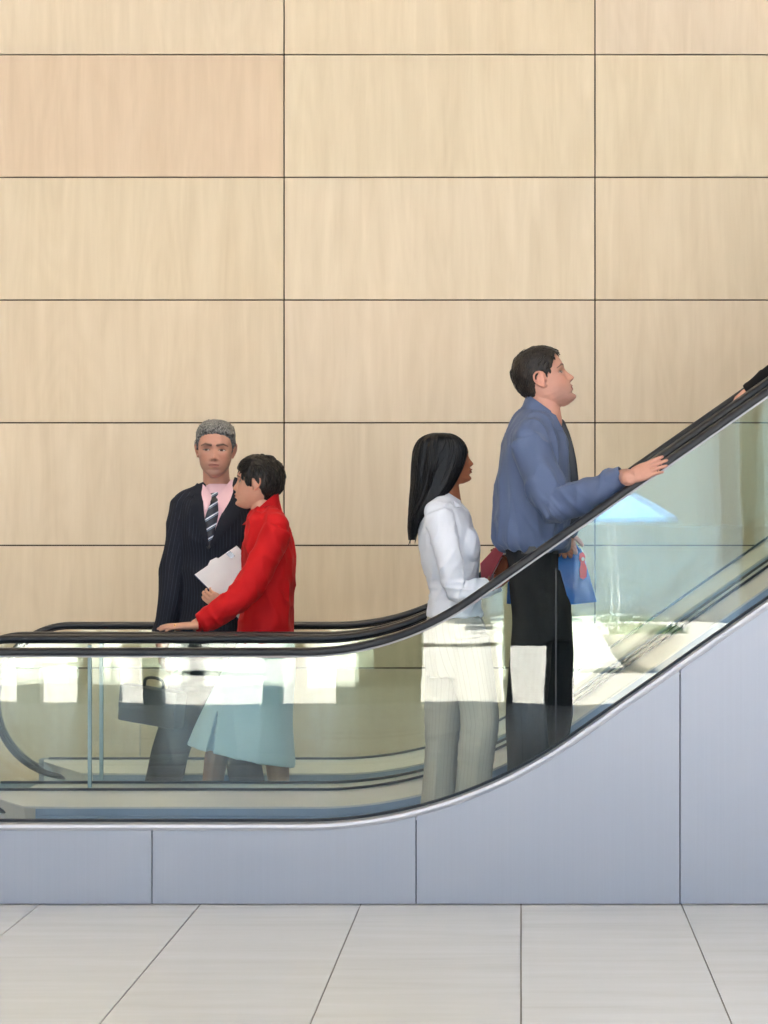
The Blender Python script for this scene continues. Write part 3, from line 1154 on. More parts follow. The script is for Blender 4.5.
def body_mesh(fr, P, torso, limbs, hands, voxel=0.003, neck=None, legs=None):
    """one skin over head, neck, trunk, arms, hands and legs"""
    g = Geo()
    g.add(*((lambda a: (to_world(a[0], fr), a[1]))(grid_geo(head_grid(P)))))
    for s in (-1, 1):
        for V, Fc in ear_geo(s):
            g.add(to_world(V, fr), Fc)
    if neck:
        g.add(*tube(neck[0], neck[1], n=24, sub=5))
    g.add(*loft(torso, n=28, sub=4))
    for pts, rad in limbs:
        g.add(*tube(pts, rad, n=16, sub=5))
    for h in hands:
        for V, Fc in h:
            g.add(V, Fc)
    return remesh(g, voxel, smooth=1, factor=0.4)


def hair_cap(P, fr, thick, boundary, seed=1.0, rough=0.25, freq=0.5, comb=(0, 0, 1), nzr=150, nt=190, low=-9.5):
    """hair that grows out of the scalp, thinning to nothing at the hairline"""
    G = head_grid(P, nzr, nt)
    V = G.reshape(-1, 3)
    x, y, z = V.T
    s = boundary(x, y, z) + 0.32 * np.array([mnoise.noise(Vector((a[0] * 1.1 + seed, a[1] * 1.1, a[2] * 1.1))) + 0.6 * mnoise.noise(Vector((a[0] * 2.7 + seed, a[1] * 2.7, a[2] * 2.7))) for a in V])
    sm = np.clip(s, 0, 1)
    sm = sm * sm * (3 - 2 * sm)
    t = thick(x, y, z) * sm - 0.55 * (1 - sm)
    c = np.stack([x * 0.9, y + 1.0, (z - 1.5) * 0.9], 1)
    c /= np.linalg.norm(c, axis=1)[:, None]
    nn = np.array([mnoise.noise(Vector((a[0] * freq + seed, a[1] * freq, a[2] * freq * 0.5))) for a in V])
    n2 = np.array([mnoise.noise(Vector((a[0] * freq * 3 + seed, a[1] * freq * 3, a[2] * freq * 0.9))) for a in V])
    t = t + (nn * rough + n2 * rough * 0.45) * sm
    O = V + c * t[:, None]
    Fc = [f for f in ring_faces(nzr, nt) if max(t[i] for i in f) > -0.45]
    return O, Fc, V, c, t, sm


def locks(V, c, t, sm, count, length, rad, flow, seed, lift=0.25, minsm=0.35):
    """small tapered locks lying over the cap"""
    rnd = random.Random(seed)
    idx = [i for i in range(len(V)) if sm[i] > minsm]
    out = []
    for _ in range(count):
        i = idx[rnd.randrange(len(idx))]
        p = V[i] + c[i] * (t[i] - 0.25)
        if abs(V[i][0]) > 5 and abs(V[i][1] + 0.9) < 3.0 and V[i][2] < 5.0:
            continue
        fl = np.array(flow(V[i], rnd), float)
        fl = fl - c[i] * np.dot(fl, c[i])
        fl = unit(fl)
        L_ = length * rnd.uniform(0.6, 1.25)
        lf = lift * rnd.uniform(0.3, 1.6)
        pts = [p, p + fl * L_ * 0.4 + c[i] * lf * 0.9, p + fl * L_ * 0.8 + c[i] * lf * 1.0, p + fl * L_ + c[i] * (lf * 0.8)]
        # follow the round of the head
        ctr = np.array([0, -0.5, 1.5])
        r0 = np.linalg.norm(p - ctr)
        q = []
        for k, a in enumerate(pts):
            d = a - ctr
            r = np.linalg.norm(d)
            q.append(ctr + d / r * min(r, r0 + lf * (0.5, 1.2, 1.3, 1.0)[k]))
        w = rad * rnd.uniform(0.7, 1.3)
        out.append(tube(q, [[w * 0.7, w * 0.4], [w, w * 0.5], [w * 0.7, w * 0.4], [w * 0.12, w * 0.1]], n=6, sub=3))
    return out


def build_hair(name, fr, parent, mat, cap, lock_list):
    g = Geo()
    g.add(to_world(cap[0], fr), cap[1])
    for V, Fc in lock_list:
        g.add(to_world(V, fr), Fc)
    V = g.verts() - np.array(parent_world(parent))
    me = bpy.data.meshes.new(name)
    me.from_pydata([tuple(v) for v in V], [], g.F)
    bm = bmesh.new(); bm.from_mesh(me)
    bmesh.ops.delete(bm, geom=[v for v in bm.verts if not v.link_faces], context='VERTS')
    bmesh.ops.recalc_face_normals(bm, faces=bm.faces)
    bm.to_mesh(me); bm.free()
    me.shade_smooth()
    return new_obj(name, me, mat, parent)


def short_boundary(front=6.8, temple=4.0, side=2.6, nape=-7.0, burn=-2.0):
    tab = [(-12, -12), (nape - 0.8, -9.5), (nape, -7.2), (nape + 2.2, -4.8), (-3.2, -3.4), (burn - 0.25, -2.9), (burn, side - 0.5), (1, side + 0.3), (3, temple), (5, temple + 1.3),
           (front - 0.6, temple + 3.0), (front + 0.7, 9.8), (12, 13)]

    def b(x, y, z):
        yb = interp(z, tab)
        ear = np.exp(-((y + 0.9) / 2.3) ** 2 - ((z + 0.2) / 2.9) ** 2) * (np.abs(x) > 5.5)
        return (yb - y) / 1.3 - 3.0 * (ear > 0.24) * (np.abs(y + 0.9) < 2.5)
    return b


# -------- cloth
def cloth(parts, voxel, smooth, folds=None, name='shirt', mat=None, parent=None, attrs=None, post=None):
    g = Geo()
    for V, Fc in parts:
        g.add(V, Fc)
    me = remesh(g, voxel, smooth, 0.5)
    co = get_co(me)
    no = get_no(me)
    if folds is not None:
        d = np.array([folds(p) for p in co])
        co = co + no * d[:, None]
        set_co(me, co)
    if post is not None:
        set_co(me, post(get_co(me)))
    if attrs:
        for k, fn in attrs.items():
            set_attr_float(me, k, fn(get_co(me)))
    bvh = BVHTree.FromPolygons([Vector(v) for v in get_co(me)], [tuple(p.vertices) for p in me.polygons])
    o = finish(me, name, mat, parent)
    return o, bvh


def ridge(p, s, seed, sharp=1.0):
    """crease shaped noise, -1..1"""
    v = nz(p, s, seed)
    v = max(0.0, 1 - abs(v) * 2.0)
    return (v ** 1.5 * 1.35) * sharp


def toward_cam(q):
    return unit(np.array([0, CAMY, CAMH]) - np.asarray(q, float))


def on_cloth(px, py, bvh, D, off):
    """point of the garment seen at (px, py), lifted off the cloth"""
    o = Vector((0, CAMY, CAMH))
    d = (Vector(W(px, py, D)) - o).normalized()
    hit, best = Vector(W(px, py, D)), 1e9
    for bv in (bvh if isinstance(bvh, list) else [bvh]):
        h, nrm, i, dist = bv.ray_cast(o, d)
        if h is not None and dist < best:
            hit, best = h, dist
    return np.array(hit - d * off)


def ruled(left, right, bvh, D, off, thick, nu=8, nv=24, bulge=0.0):
    """strip of cloth lying on a garment, between two outlines given in the photograph's frame"""
    Lq, Rq = catmull(np.array(left, float), 8), catmull(np.array(right, float), 8)

    def at(Q, t):
        x = t * (len(Q) - 1)
        return np.array([np.interp(x, range(len(Q)), Q[:, 0]), np.interp(x, range(len(Q)), Q[:, 1])])
    P = []
    for i in range(nv):
        t = i / (nv - 1)
        a, b_ = at(Lq, t), at(Rq, t)
        for j in range(nu):
            u = j / (nu - 1)
            q = a * (1 - u) + b_ * u
            P.append(on_cloth(q[0], q[1], bvh, D, off + bulge * math.sin(math.pi * u)))
    P = np.array(P).reshape(nv, nu, 3)
    # relax so that the strip lies smoothly
    for _ in range(6):
        Q = P.copy()
        Q[1:-1] = 0.5 * P[1:-1] + 0.25 * (P[:-2] + P[2:])
        Q[:, 1:-1] = 0.5 * Q[:, 1:-1] + 0.25 * (Q[:, :-2] + Q[:, 2:])
        P[:, :, 1] = Q[:, :, 1]
    P = P.reshape(-1, 3)
    view = np.array([toward_cam(p) for p in P])
    B = P - view * thick
    n = nu * nv
    Fc = []
    for i in range(nv - 1):
        for j in range(nu - 1):
            a = i * nu + j
            Fc.append((a, a + 1, a + nu + 1, a + nu))
            Fc.append((n + a, n + a + nu, n + a + nu + 1, n + a + 1))
    edge = [j for j in range(nu)] + [i * nu + nu - 1 for i in range(1, nv)] + [(nv - 1) * nu + j for j in range(nu - 2, -1, -1)] + [i * nu for i in range(nv - 2, 0, -1)]
    for k in range(len(edge)):
        a, b_ = edge[k], edge[(k + 1) % len(edge)]
        Fc.append((a, b_, n + b_, n + a))
    return np.vstack([P, B]), Fc


def slab_poly(pts, normal, thick):
    """flat plate of any outline: pts in world coordinates, extruded along -normal"""
    P = np.array(pts, float)
    B = P - unit(normal) * thick
    n = len(P)
    Fc = [tuple(range(n)), tuple(range(2 * n - 1, n - 1, -1))] + [(i, (i + 1) % n, n + (i + 1) % n, n + i) for i in range(n)]
    return np.vstack([P, B]), Fc


def band(rows, thick, n=40, gap=None):
    """collar or cuff: rows of (center, avec, bvec) from bottom to top, hollow, thick wall. gap: (centre angle, half width) left open"""
    if gap:
        th = np.linspace(gap[0] + gap[1], gap[0] - gap[1] + 2 * math.pi, n)
    else:
        th = np.linspace(0, 2 * math.pi, n, endpoint=False)
    Vo, Vi = [], []
    for c, a, b_ in rows:
        c, a, b_ = map(lambda q: np.asarray(q, float), (c, a, b_))
        la, lb = np.linalg.norm(a), np.linalg.norm(b_)
        Vo.append(c + np.outer(np.cos(th), a) + np.outer(np.sin(th), b_))
        Vi.append(c + np.outer(np.cos(th), a * (1 - thick / la)) + np.outer(np.sin(th), b_ * (1 - thick / lb)))
    R = Vo + Vi[::-1]
    V = np.concatenate(R)
    m = len(R)
    Fc = []
    jn = n if not gap else n - 1
    for i in range(m):
        for j in range(jn):
            a, b_ = i * n + j, i * n + (j + 1) % n
            c, d = ((i + 1) % m) * n + (j + 1) % n, ((i + 1) % m) * n + j
            Fc.append((a, b_, c, d))
    if gap:
        Fc.append(tuple(i * n for i in range(m)))
        Fc.append(tuple(i * n + n - 1 for i in range(m))[::-1])
    return V, Fc


def shoe_geo(heel, toe, w=0.045, h=0.075):
    """leather shoe from heel to toe, standing on its sole"""
    heel, toe = np.asarray(heel, float), np.asarray(toe, float)
    f = unit(toe - heel)
    s = np.array([-f[1], f[0], 0])
    L_ = np.linalg.norm(toe - heel)
    rows = []
    for t, hw, ht in ((0.0, 0.55, 0.75), (0.08, 0.75, 0.95), (0.3, 0.8, 1.0), (0.5, 0.85, 0.78), (0.75, 1.0, 0.52), (0.92, 0.8, 0.4), (1.0, 0.4, 0.25)):
        c = heel + f * L_ * t + np.array([0, 0, h * ht / 2])
        rows.append((c, s * w * hw, np.array([0, 0, h * ht / 2])))
    return loft(rows, n=20, sub=3, ex=2.8)


def cloth_mat(name, col, rough=0.8, scale=700.0, noise=0.05, sheen=0.0, bump=0.12, spec=0.25):
    m, nt, b = mat_new(name)
    L = nt.links.new
    tc = N(nt, 'ShaderNodeTexCoord')
    no = N(nt, 'ShaderNodeTexNoise', Scale=scale, Detail=2.0); L(tc.outputs['Object'], no.inputs['Vector'])
    n2 = N(nt, 'ShaderNodeTexNoise', Scale=9.0, Detail=3.0); L(tc.outputs['Object'], n2.inputs['Vector'])
    ad = N(nt, 'ShaderNodeMath', operation='ADD'); L(no.outputs['Fac'], ad.inputs[0]); L(n2.outputs['Fac'], ad.inputs[1])
    mr = N(nt, 'ShaderNodeMapRange'); mr.inputs[1].default_value = 0.6; mr.inputs[2].default_value = 1.4
    mr.inputs[3].default_value = 1 - noise; mr.inputs[4].default_value = 1 + noise
    L(ad.outputs[0], mr.inputs[0])
    mx = N(nt, 'ShaderNodeMix', data_type='RGBA', blend_type='MULTIPLY'); mx.inputs[0].default_value = 1.0
    mx.inputs[6].default_value = col
    L(mr.outputs[0], mx.inputs[7]); L(mx.outputs[2], b.inputs['Base Color'])
    b.inputs['Roughness'].default_value = rough
    b.inputs['Specular IOR Level'].default_value = spec
    b.inputs['Sheen Weight'].default_value = sheen
    b.inputs['Sheen Roughness'].default_value = 0.4
    bp = N(nt, 'ShaderNodeBump', Strength=bump, Distance=0.002); L(no.outputs['Fac'], bp.inputs['Height']); L(bp.outputs['Normal'], b.inputs['Normal'])
    return m


def stripe_mat(name, col, line, pitch, width, rough=0.75, wt=0.5, sheen=0.0):
    """cloth with fine stripes that run along the garment (attribute 'across' in metres)"""
    m = cloth_mat(name, col, rough, sheen=sheen)
    nt = m.node_tree
    b = nt.nodes['Principled BSDF']
    L = nt.links.new
    src = b.inputs['Base Color'].links[0].from_socket
    at = N(nt, 'ShaderNodeAttribute', attribute_name='across')
    dv = N(nt, 'ShaderNodeMath', operation='DIVIDE'); dv.inputs[1].default_value = pitch; L(at.outputs['Fac'], dv.inputs[0])
    fr = N(nt, 'ShaderNodeMath', operation='FRACT'); L(dv.outputs[0], fr.inputs[0])
    lt = N(nt, 'ShaderNodeMath', operation='LESS_THAN'); lt.inputs[1].default_value = width; L(fr.outputs[0], lt.inputs[0])
    ml = N(nt, 'ShaderNodeMath', operation='MULTIPLY'); ml.inputs[1].default_value = wt; L(lt.outputs[0], ml.inputs[0])
    mx = N(nt, 'ShaderNodeMix', data_type='RGBA'); mx.inputs[7].default_value = line
    L(ml.outputs[0], mx.inputs[0]); L(src, mx.inputs[6]); L(mx.outputs[2], b.inputs['Base Color'])
    return m


def along_across(chains):
    """chains of bone points -> function giving each vertex its distance round the nearest bone"""
    segs = []
    for ch in chains:
        pts = [np.asarray(p, float) for p in ch['pts']]
        for a, b_ in zip(pts[:-1], pts[1:]):
            segs.append((a, b_, ch['r']))

    def fn(co):
        best = np.full(len(co), 1e9)
        val = np.zeros(len(co))
        for a, b_, r in segs:
            ab = b_ - a
            t = np.clip(((co - a) @ ab) / (ab @ ab), 0, 1)
            q = a + t[:, None] * ab
            dv = co - q
            d = np.linalg.norm(dv, axis=1) / r
            ax = unit(ab)
            u = unit(np.cross(ax, (0, 1, 0)))
            v = np.cross(ax, u)
            ang = np.arctan2(dv @ u, -(dv @ v))
            m = d < best
            best = np.where(m, d, best)
            val = np.where(m, ang * r + 5.0, val)
        return val
    return fn


M_SKIN = make_skin('skin')
M_SHOE = simple_mat('black_shoe_leather', srgb(26, 24, 24), 0.35)
M_BUTTON = simple_mat('dark_button', srgb(40, 42, 48), 0.35)
M_METAL = simple_mat('bright_buckle_metal', srgb(200, 200, 200), 0.25, metal=1.0)
M_GOLD = simple_mat('gold_ring', srgb(224, 176, 92), 0.22, metal=1.0)

# ================================================================== THE FIGURES
def Wx(px, py, D, z=None):
    v = W(px, py, D)
    if z is not None:
        v[2] = z
    return v


def std_folds(amp, seed, s1=(13, 13, 5), s2=(28, 28, 11)):
    def f(p):
        return amp * (ridge(p, s1, seed) - 0.45) + amp * 0.35 * nz(p, s2, seed + 9)
    return f


def ringlist(rows, D):
    """rows: (xl, yl, xr, yr, half depth[, D]): tilted rings given by their left and right ends in the photograph's frame"""
    out = []
    for r in rows:
        d = r[5] if len(r) > 5 else D
        a, b_ = W(r[0], r[1], d), W(r[2], r[3], d)
        out.append(((a + b_) / 2, (b_ - a) / 2, (0, r[4], 0)))
    return out


def scaled(rings, k, kd=None):
    return [(c, np.asarray(a) * k, np.asarray(b_) * (kd or k)) for c, a, b_ in rings]


# ------------------------------------------------------------------ 1. grey haired man in the pinstriped suit
D1 = 11.22
zs1 = 0.008
m1 = root('person', (W(203, 800, D1)[0], D1 + CAMY, zs1), 'man in a dark pinstriped suit, pink shirt and striped tie, facing the camera', 'person', None)
P1 = dict(jaw=1.03, nose=0.95, brow=0.55, lip=0.7, chin=0.2, lips=srgb(176, 112, 100)[:3], brow_col=srgb(58, 44, 38)[:3], stubble=srgb(128, 104, 96)[:3], stubble_w=0.45,
          gaze=0.22, eye_open=0.40, brow_t=1.15)
fr1 = head_frame(W(215.4, 450.5, D1 - 0.04), (0.06, -1, -0.02), (0.03, 0, 1), 1.03)
t1 = pxrings([(488, 201, 235, .06), (494, 189, 245, .095), (502, 180, 254, .115), (520, 178, 257, .128), (545, 179, 255, .13), (575, 181, 250, .122), (600, 180, 248, .124),
              (630, 177, 250, .13), (660, 173, 251, .135), (684, 171, 250, .135)], D1)
armR1 = [W(186, 503, D1), W(181, 530, D1 - .02), W(174, 566, D1 - .03), W(168.5, 604, D1 - .06), W(162, 644, D1 - .10)]
armL1 = [W(250, 505, D1), W(257, 540, D1 + .01), W(259, 575, D1 + .01), W(256, 610, D1 - .01), W(252, 648, D1 - .03)]
legR1 = [W(194, 672, D1), W(186, 700, D1), W(170, 755, D1 - .02), Wx(157, 822, D1, zs1 + .085)]
legL1 = [W(226, 672, D1), W(231, 700, D1), W(242, 755, D1 - .02), Wx(252, 822, D1, zs1 + .085)]
hR1 = hand_geo(armR1[-1], (0.0, -0.05, -1), (0.9, 0.3, 0), 'R', 0.98, curl=(0.7, 0.9, 0.6))
hL1 = hand_geo(armL1[-1], (0.0, -0.05, -1), (-0.9, 0.3, 0), 'L', 0.98, curl=(0.3, 0.4, 0.3))
me = body_mesh(fr1, P1, scaled(t1[:-1], 0.86, 0.8),
               [(armR1, [.042, .042, .036, .033, .030]), (armL1, [.042, .042, .036, .033, .030]),
                (legR1, [.075, .07, .055, .04]), (legL1, [.075, .07, .055, .04])],
               [hR1, hL1], neck=([W(215.6, 462, D1), W(216.5, 480, D1 + .01), W(218, 500, D1 + .02)], [.058, .060, .075]))
skin_paint(me, fr1, P1, srgb(200, 148, 128))
finish(me, 'body', M_SKIN, m1)

M_GREYHAIR = make_hair('salt_and_pepper_hair', srgb(46, 46, 48), srgb(158, 158, 156), 0.52, 0.5, (1, 1, 0.25), 240)
b0_ = short_boundary(front=6.8, temple=5.2, side=3.0, nape=-6.5, burn=-1.6)
bd = lambda x, y, z: b0_(x, y, z) * 0.6
cap = hair_cap(P1, fr1, lambda x, y, z: np.interp(z, [-6, 0, 5, 9, 12], [0.5, 0.75, 0.95, 1.7, 1.9]), bd, 3.0, 0.25, 0.55)
lk = locks(cap[2], cap[3], cap[4], cap[5], 420, 2.4, 0.24, lambda v, r: (v[0] * 0.06 + r.uniform(-.3, .3), (-0.5 if v[2] > 6 else -0.4) + r.uniform(-.3, .3), (0.8 if v[2] > 5 else -0.8)), 4, 0.16, 0.12)
build_hair('hair', fr1, m1, M_GREYHAIR, cap, lk)

M_SUIT = stripe_mat('navy_pinstripe_wool', srgb(30, 33, 43), srgb(96, 100, 116), 0.0165, 0.09, 0.85, 0.32)
M_SUITP = cloth_mat('navy_wool', srgb(31, 34, 44), 0.85)
tor = pxrings([(492, 203, 233, .055), (496, 190, 246, .092)], D1) + t1[2:]
sh1 = [tube([W(205, 494, D1), W(188, 503, D1), W(185, 508, D1)], [.05, .062, .062], n=18), tube([W(232, 493, D1), W(248, 504, D1), W(251, 508, D1)], [.05, .06, .06], n=18)]


def suit_folds(p):
    return 0.008 * (ridge(p, (9, 9, 4), 2.0) - 0.45) + 0.003 * nz(p, (24, 24, 12), 5)


jk, bv1 = cloth([loft(tor, n=40, sub=5, ex=2.4)] + sh1 +
                [tube(armR1[:-1] + [W(163, 637, D1 - .093)], [.064, .062, .058, .052, .047], n=20, round_ends=False),
                 tube(armL1[:-1] + [W(252.5, 640, D1 - .03)], [.062, .060, .056, .050, .047], n=20, round_ends=False)],
                0.006, 4, suit_folds, 'jacket', M_SUIT, m1,
                {'across': along_across([dict(pts=[W(217, 490, D1), W(215, 684, D1)], r=.165), dict(pts=armR1, r=.056), dict(pts=armL1, r=.056)])})
M_PINK = cloth_mat('pink_shirting', srgb(236, 196, 206), 0.75)
gs_ = Geo().add(*loft(pxrings([(484, 207, 229, .060), (488, 204, 232.5, .074), (494, 202, 235, .086), (502, 200, 238, .100), (512, 198, 240, .108)], D1 + .005), n=36))
bvP = [bv1, BVHTree.FromPolygons([Vector(v) for v in gs_.verts()], gs_.F)]
gs_.build('shirt', M_PINK, m1)
Geo().add(*ruled([(202.5, 500), (203.6, 515), (208.6, 543)], [(231, 500), (221, 515), (210.4, 543)], bv1, D1, .006, .004, 12, 26)).build('shirt_front', M_PINK, m1)
# shirt collar: stand and two leaves
Geo().add(*band([(W(218, 503, D1 + .015), (.080, 0, -.006), (0, .072, 0)), (W(217.5, 494, D1 + .012), (.072, 0, -.006), (0, .066, 0)), (W(217, 485, D1 + .01), (.068, 0, .004), (0, .062, 0))], .004, 44,
                gap=(-math.pi / 2 - 0.15, 0.28))).build('shirt_collar', M_PINK, m1)
g = Geo()
g.add(*ruled([(202.6, 484), (201.8, 496), (205.5, 511)], [(206, 487), (211.5, 496), (208.4, 506)], bvP, D1, .018, .006, 6, 12, .004))
g.add(*ruled([(232, 479), (224, 488), (216, 497)], [(236, 484), (230, 500), (222.5, 513)], bvP, D1, .018, .006, 6, 12, .004))
g.build('collar_leaf', M_PINK, m1)
# tie with diagonal stripes
M_TIE, nt, b = mat_new('navy_striped_silk')
tc = N(nt, 'ShaderNodeTexCoord'); sp = N(nt, 'ShaderNodeSeparateXYZ'); nt.links.new(tc.outputs['Object'], sp.inputs[0])
ma = N(nt, 'ShaderNodeMath', operation='MULTIPLY_ADD'); ma.inputs[1].default_value = -0.62; nt.links.new(sp.outputs['X'], ma.inputs[0]); nt.links.new(sp.outputs['Z'], ma.inputs[2])
dv = N(nt, 'ShaderNodeMath', operation='DIVIDE'); dv.inputs[1].default_value = 0.047; nt.links.new(ma.outputs[0], dv.inputs[0])
fr_ = N(nt, 'ShaderNodeMath', operation='FRACT'); nt.links.new(dv.outputs[0], fr_.inputs[0])
rp = N(nt, 'ShaderNodeValToRGB'); rp.color_ramp.interpolation = 'CONSTANT'
e = rp.color_ramp.elements
e[0].position = 0; e[0].color = srgb(28, 27, 38)
e[1].position = 0.58; e[1].color = srgb(120, 142, 168)
for ps, cl in ((0.66, srgb(28, 27, 38)), (0.72, srgb(226, 232, 240)), (0.86, srgb(60, 74, 104)), (0.92, srgb(28, 27, 38))):
    q = e.new(ps); q.color = cl
nt.links.new(fr_.outputs[0], rp.inputs['Fac']); nt.links.new(rp.outputs['Color'], b.inputs['Base Color']); b.inputs['Roughness'].default_value = 0.4
tie = Geo().add(*ruled([(211.2, 501), (205.5, 516), (204.2, 528), (207.5, 545)], [(217.5, 500), (218.3, 514), (215.5, 528), (211, 545)], bvP, D1, .010, .005, 10, 26, .005)).build('tie', M_TIE, m1)
Geo().add(*ruled([(209, 493.5), (210.6, 503.5)], [(218, 492), (218, 502)], bvP, D1, .014, .010, 8, 10, .006)).build('tie_knot', M_TIE, m1)
# lapels, notched
for nm, L_, R_ in (('lapel', [(199.5, 484), (193.5, 497), (190.5, 508), (195, 520), (207, 547)], [(202.6, 485), (203.0, 497), (203.6, 508), (205, 520), (209.2, 545)]),
                   ('lapel', [(234.5, 477), (230, 493), (224, 508), (218, 523), (210, 545)], [(238, 480), (243, 494), (242, 508), (233, 523), (211.5, 548)])):
    Geo().add(*ruled(L_, R_, bvP, D1, .016, .007, 8, 24, .003)).build(nm, M_SUITP, m1)
for L_, R_ in (([(197, 483), (190, 492)], [(202.5, 485), (201, 499)]), ([(235, 477), (235, 493)], [(240, 479), (246.5, 491)])):
    Geo().add(*ruled(L_, R_, bvP, D1, .019, .007, 8, 12, .003)).build('jacket_collar', M_SUITP, m1)
for py in (547, 573, 600):
    c = on_cloth(208.5 - (py - 547) * 0.05, py, bv1, D1, .004)
    Geo().add(*ellipsoid(c, (.0085, .004, .0085))).build('jacket_button', M_BUTTON, m1)
Geo().add(*ruled([(208.6, 549), (206.3, 600), (206, 680)], [(209.6, 549), (207.3, 600), (208.5, 680)], bv1, D1, .003, .004, 4, 24)).build('jacket_front_edge', M_SUITP, m1)
Geo().add(*ruled([(222, 549), (222, 553)], [(238, 545), (238, 549)], bv1, D1, .004, .004, 8, 5)).build('breast_pocket', M_SUITP, m1)
trs1, _ = cloth([loft(pxrings([(650, 181, 245, .12), (672, 178, 245, .125), (690, 180, 243, .12)], D1), n=32), tube(legR1, [.095, .09, .082, .078], n=20, round_ends=False),
                 tube(legL1, [.095, .09, .082, .078], n=20, round_ends=False)], 0.007, 3,
                lambda p: 0.005 * (ridge(p, (10, 10, 4), 8.0) - 0.45), 'trousers', M_SUIT, m1,
                {'across': along_across([dict(pts=legR1, r=.08), dict(pts=legL1, r=.08)])})
for a in (legR1, legL1):
    q = a[-1].copy(); q[2] = zs1 + 0.004
    Geo().add(*shoe_geo(q + (0, .07, 0), q + (0, -.2, 0))).build('shoe', M_SHOE, m1)

# briefcase hanging from his right hand
M_CASE = simple_mat('black_briefcase_leather', srgb(30, 33, 42), 0.45, bump=0.1, scale=200)
cc = W(152, 706, D1 - .13)
bc = root('briefcase', cc + np.array([0, 0, -.1]), 'dark leather briefcase hanging from the suited man\'s lowered hand', 'briefcase')
R = np.array((Matrix.Rotation(math.radians(-28), 3, 'Z') @ Matrix.Rotation(math.radians(6), 3, 'Y')))


def rbox(c, R, h, bevel=None):
    V, Fc = box([-q for q in h], h)
    return np.array(V) @ R.T + c, Fc


Geo().add(*rbox(cc, R, (.155, .038, .082))).build('case_body', M_CASE, bc, bevel=.012)
Geo().add(*rbox(cc + R @ np.array([0, -.041, .03]), R, (.150, .004, .05))).build('case_flap', M_CASE, bc, bevel=.003)
hp = [cc + R @ np.array(q) for q in ((-.05, 0, .082), (-.045, 0, .115), (0, 0, .125), (.045, 0, .115), (.05, 0, .082))]
Geo().add(*tube(hp, [.007] * 5, n=10)).build('case_handle', M_CASE, bc)

# ------------------------------------------------------------------ 2. woman in red
D2 = 10.80
m2 = root('person', (W(250, 800, D2)[0], D2 + CAMY, zs1), 'woman with short dark hair in red shirt and pale blue skirt, hand on the handrail', 'person')
P2 = dict(jaw=0.92, nose=0.92, brow=0.1, lip=1.15, lips=srgb(178, 92, 84)[:3], brow_col=srgb(50, 38, 32)[:3], eye_open=0.5)
fr2 = head_frame(W(257.8, 483.4, D2), (-1, 0.10, 0.09), (0, 0.02, 1), 0.95)
t2 = pxrings([(507, 255, 271, .055), (512, 251, 276, .10), (519, 248, 283, .15), (532, 246, 290, .175), (548, 243, 294, .175), (575, 243, 295, .155), (602, 241, 293, .155), (626, 239, 292, .165),
              (642, 238, 293, .17)], D2)
armL2 = [W(277, 530, D2 - .16), W(264, 558, D2 - .20), W(247, 589, D2 - .25), W(224, 609, D2 - .29), W(196, 625, D2 - .315)]
armR2 = [W(270, 530, D2 + .13), W(264, 560, D2 + .13), W(258, 592, D2 + .12), W(242, 602, D2 + .13), W(226, 606, D2 + .125)]
legA2 = [W(255, 655, D2 + .06), W(238, 700, D2 + .06), W(219, 745, D2 + .05), Wx(208, 826, D2 + .07, zs1 + .08)]
legB2 = [W(266, 655, D2 - .02), W(270, 700, D2 - .02), W(276, 745, D2 - .02), Wx(281, 828, D2 - .02, zs1 + .08)]
hL2 = hand_geo(W(195, 625.6, 10.455), (-1, -.16, -.03), (0, .15, -1), 'L', 0.90, curl=(0.03, 0.12, 0.10), spread=0.12, fan=(0, .02, .04, .07))
hR2 = hand_geo(W(226, 606, D2 + .10), (-.88, 0.02, .48), (0.2, 1, .25), 'R', 0.84, curl=(0.40, 0.55, 0.45), spread=0.02, thumb=(0.7, 0.3))
me = body_mesh(fr2, P2, scaled(t2, 0.86, 0.82),
               [(armL2, [.038, .036, .032, .028, .025]), (armR2, [.038, .036, .032, .028, .025]), (legA2, [.07, .062, .054, .036]), (legB2, [.068, .062, .055, .037])],
               [hL2, hR2], neck=([W(261, 490, D2), W(262.5, 503, D2), W(264, 514, D2)], [.050, .049, .062]))
skin_paint(me, fr2, P2, srgb(208, 156, 132))
finish(me, 'body', M_SKIN, m2)
M_DARKHAIR = make_hair('dark_brown_hair', srgb(18, 15, 13), srgb(50, 42, 36), 0.5, 0.45, (1, 1, 0.3), 180)
tab2 = [(-12, -12), (-9.4, -9.5), (-8.4, -6.8), (-6, -4.6), (-4.6, -3.2), (-3.4, -2.4), (-3.2, 1.2), (-1, 2.5), (1, 4.0), (3, 5.9), (4.6, 8.2), (5.6, 10.2), (12, 13)]
cap = hair_cap(P2, fr2, lambda x, y, z: np.interp(z, [-9, -6, -2, 2, 6, 9, 12], [0.6, 1.0, 1.4, 1.8, 1.9, 1.8, 1.6]) * np.interp(y, [2, 6, 9], [1.0, 0.6, 0.35]), lambda x, y, z: (interp(z, tab2) - y) / 1.3 - 3.0 * ((np.abs(x) > 5.0) & (np.abs(y + 0.9) < 2.3) & (z < 2.0) & (z > -4)), 11.0, 0.55, 0.5)
cap[5][cap[2][:, 1] > 5.5] *= 0.3
lk = locks(cap[2], cap[3], cap[4], cap[5], 380, 4.0, 0.5, lambda v, r: (r.uniform(-.25, .25), (0.8 if (v[1] > 1 and v[2] > 4) else -0.35) + r.uniform(-.25, .25), (-0.15 if v[2] > 7 else -0.9) + r.uniform(-.2, .2)), 9, 0.28)
build_hair('hair', fr2, m2, M_DARKHAIR, cap, lk)
M_RED = cloth_mat('red_cotton', srgb(196, 18, 24), 0.75, sheen=0.03)


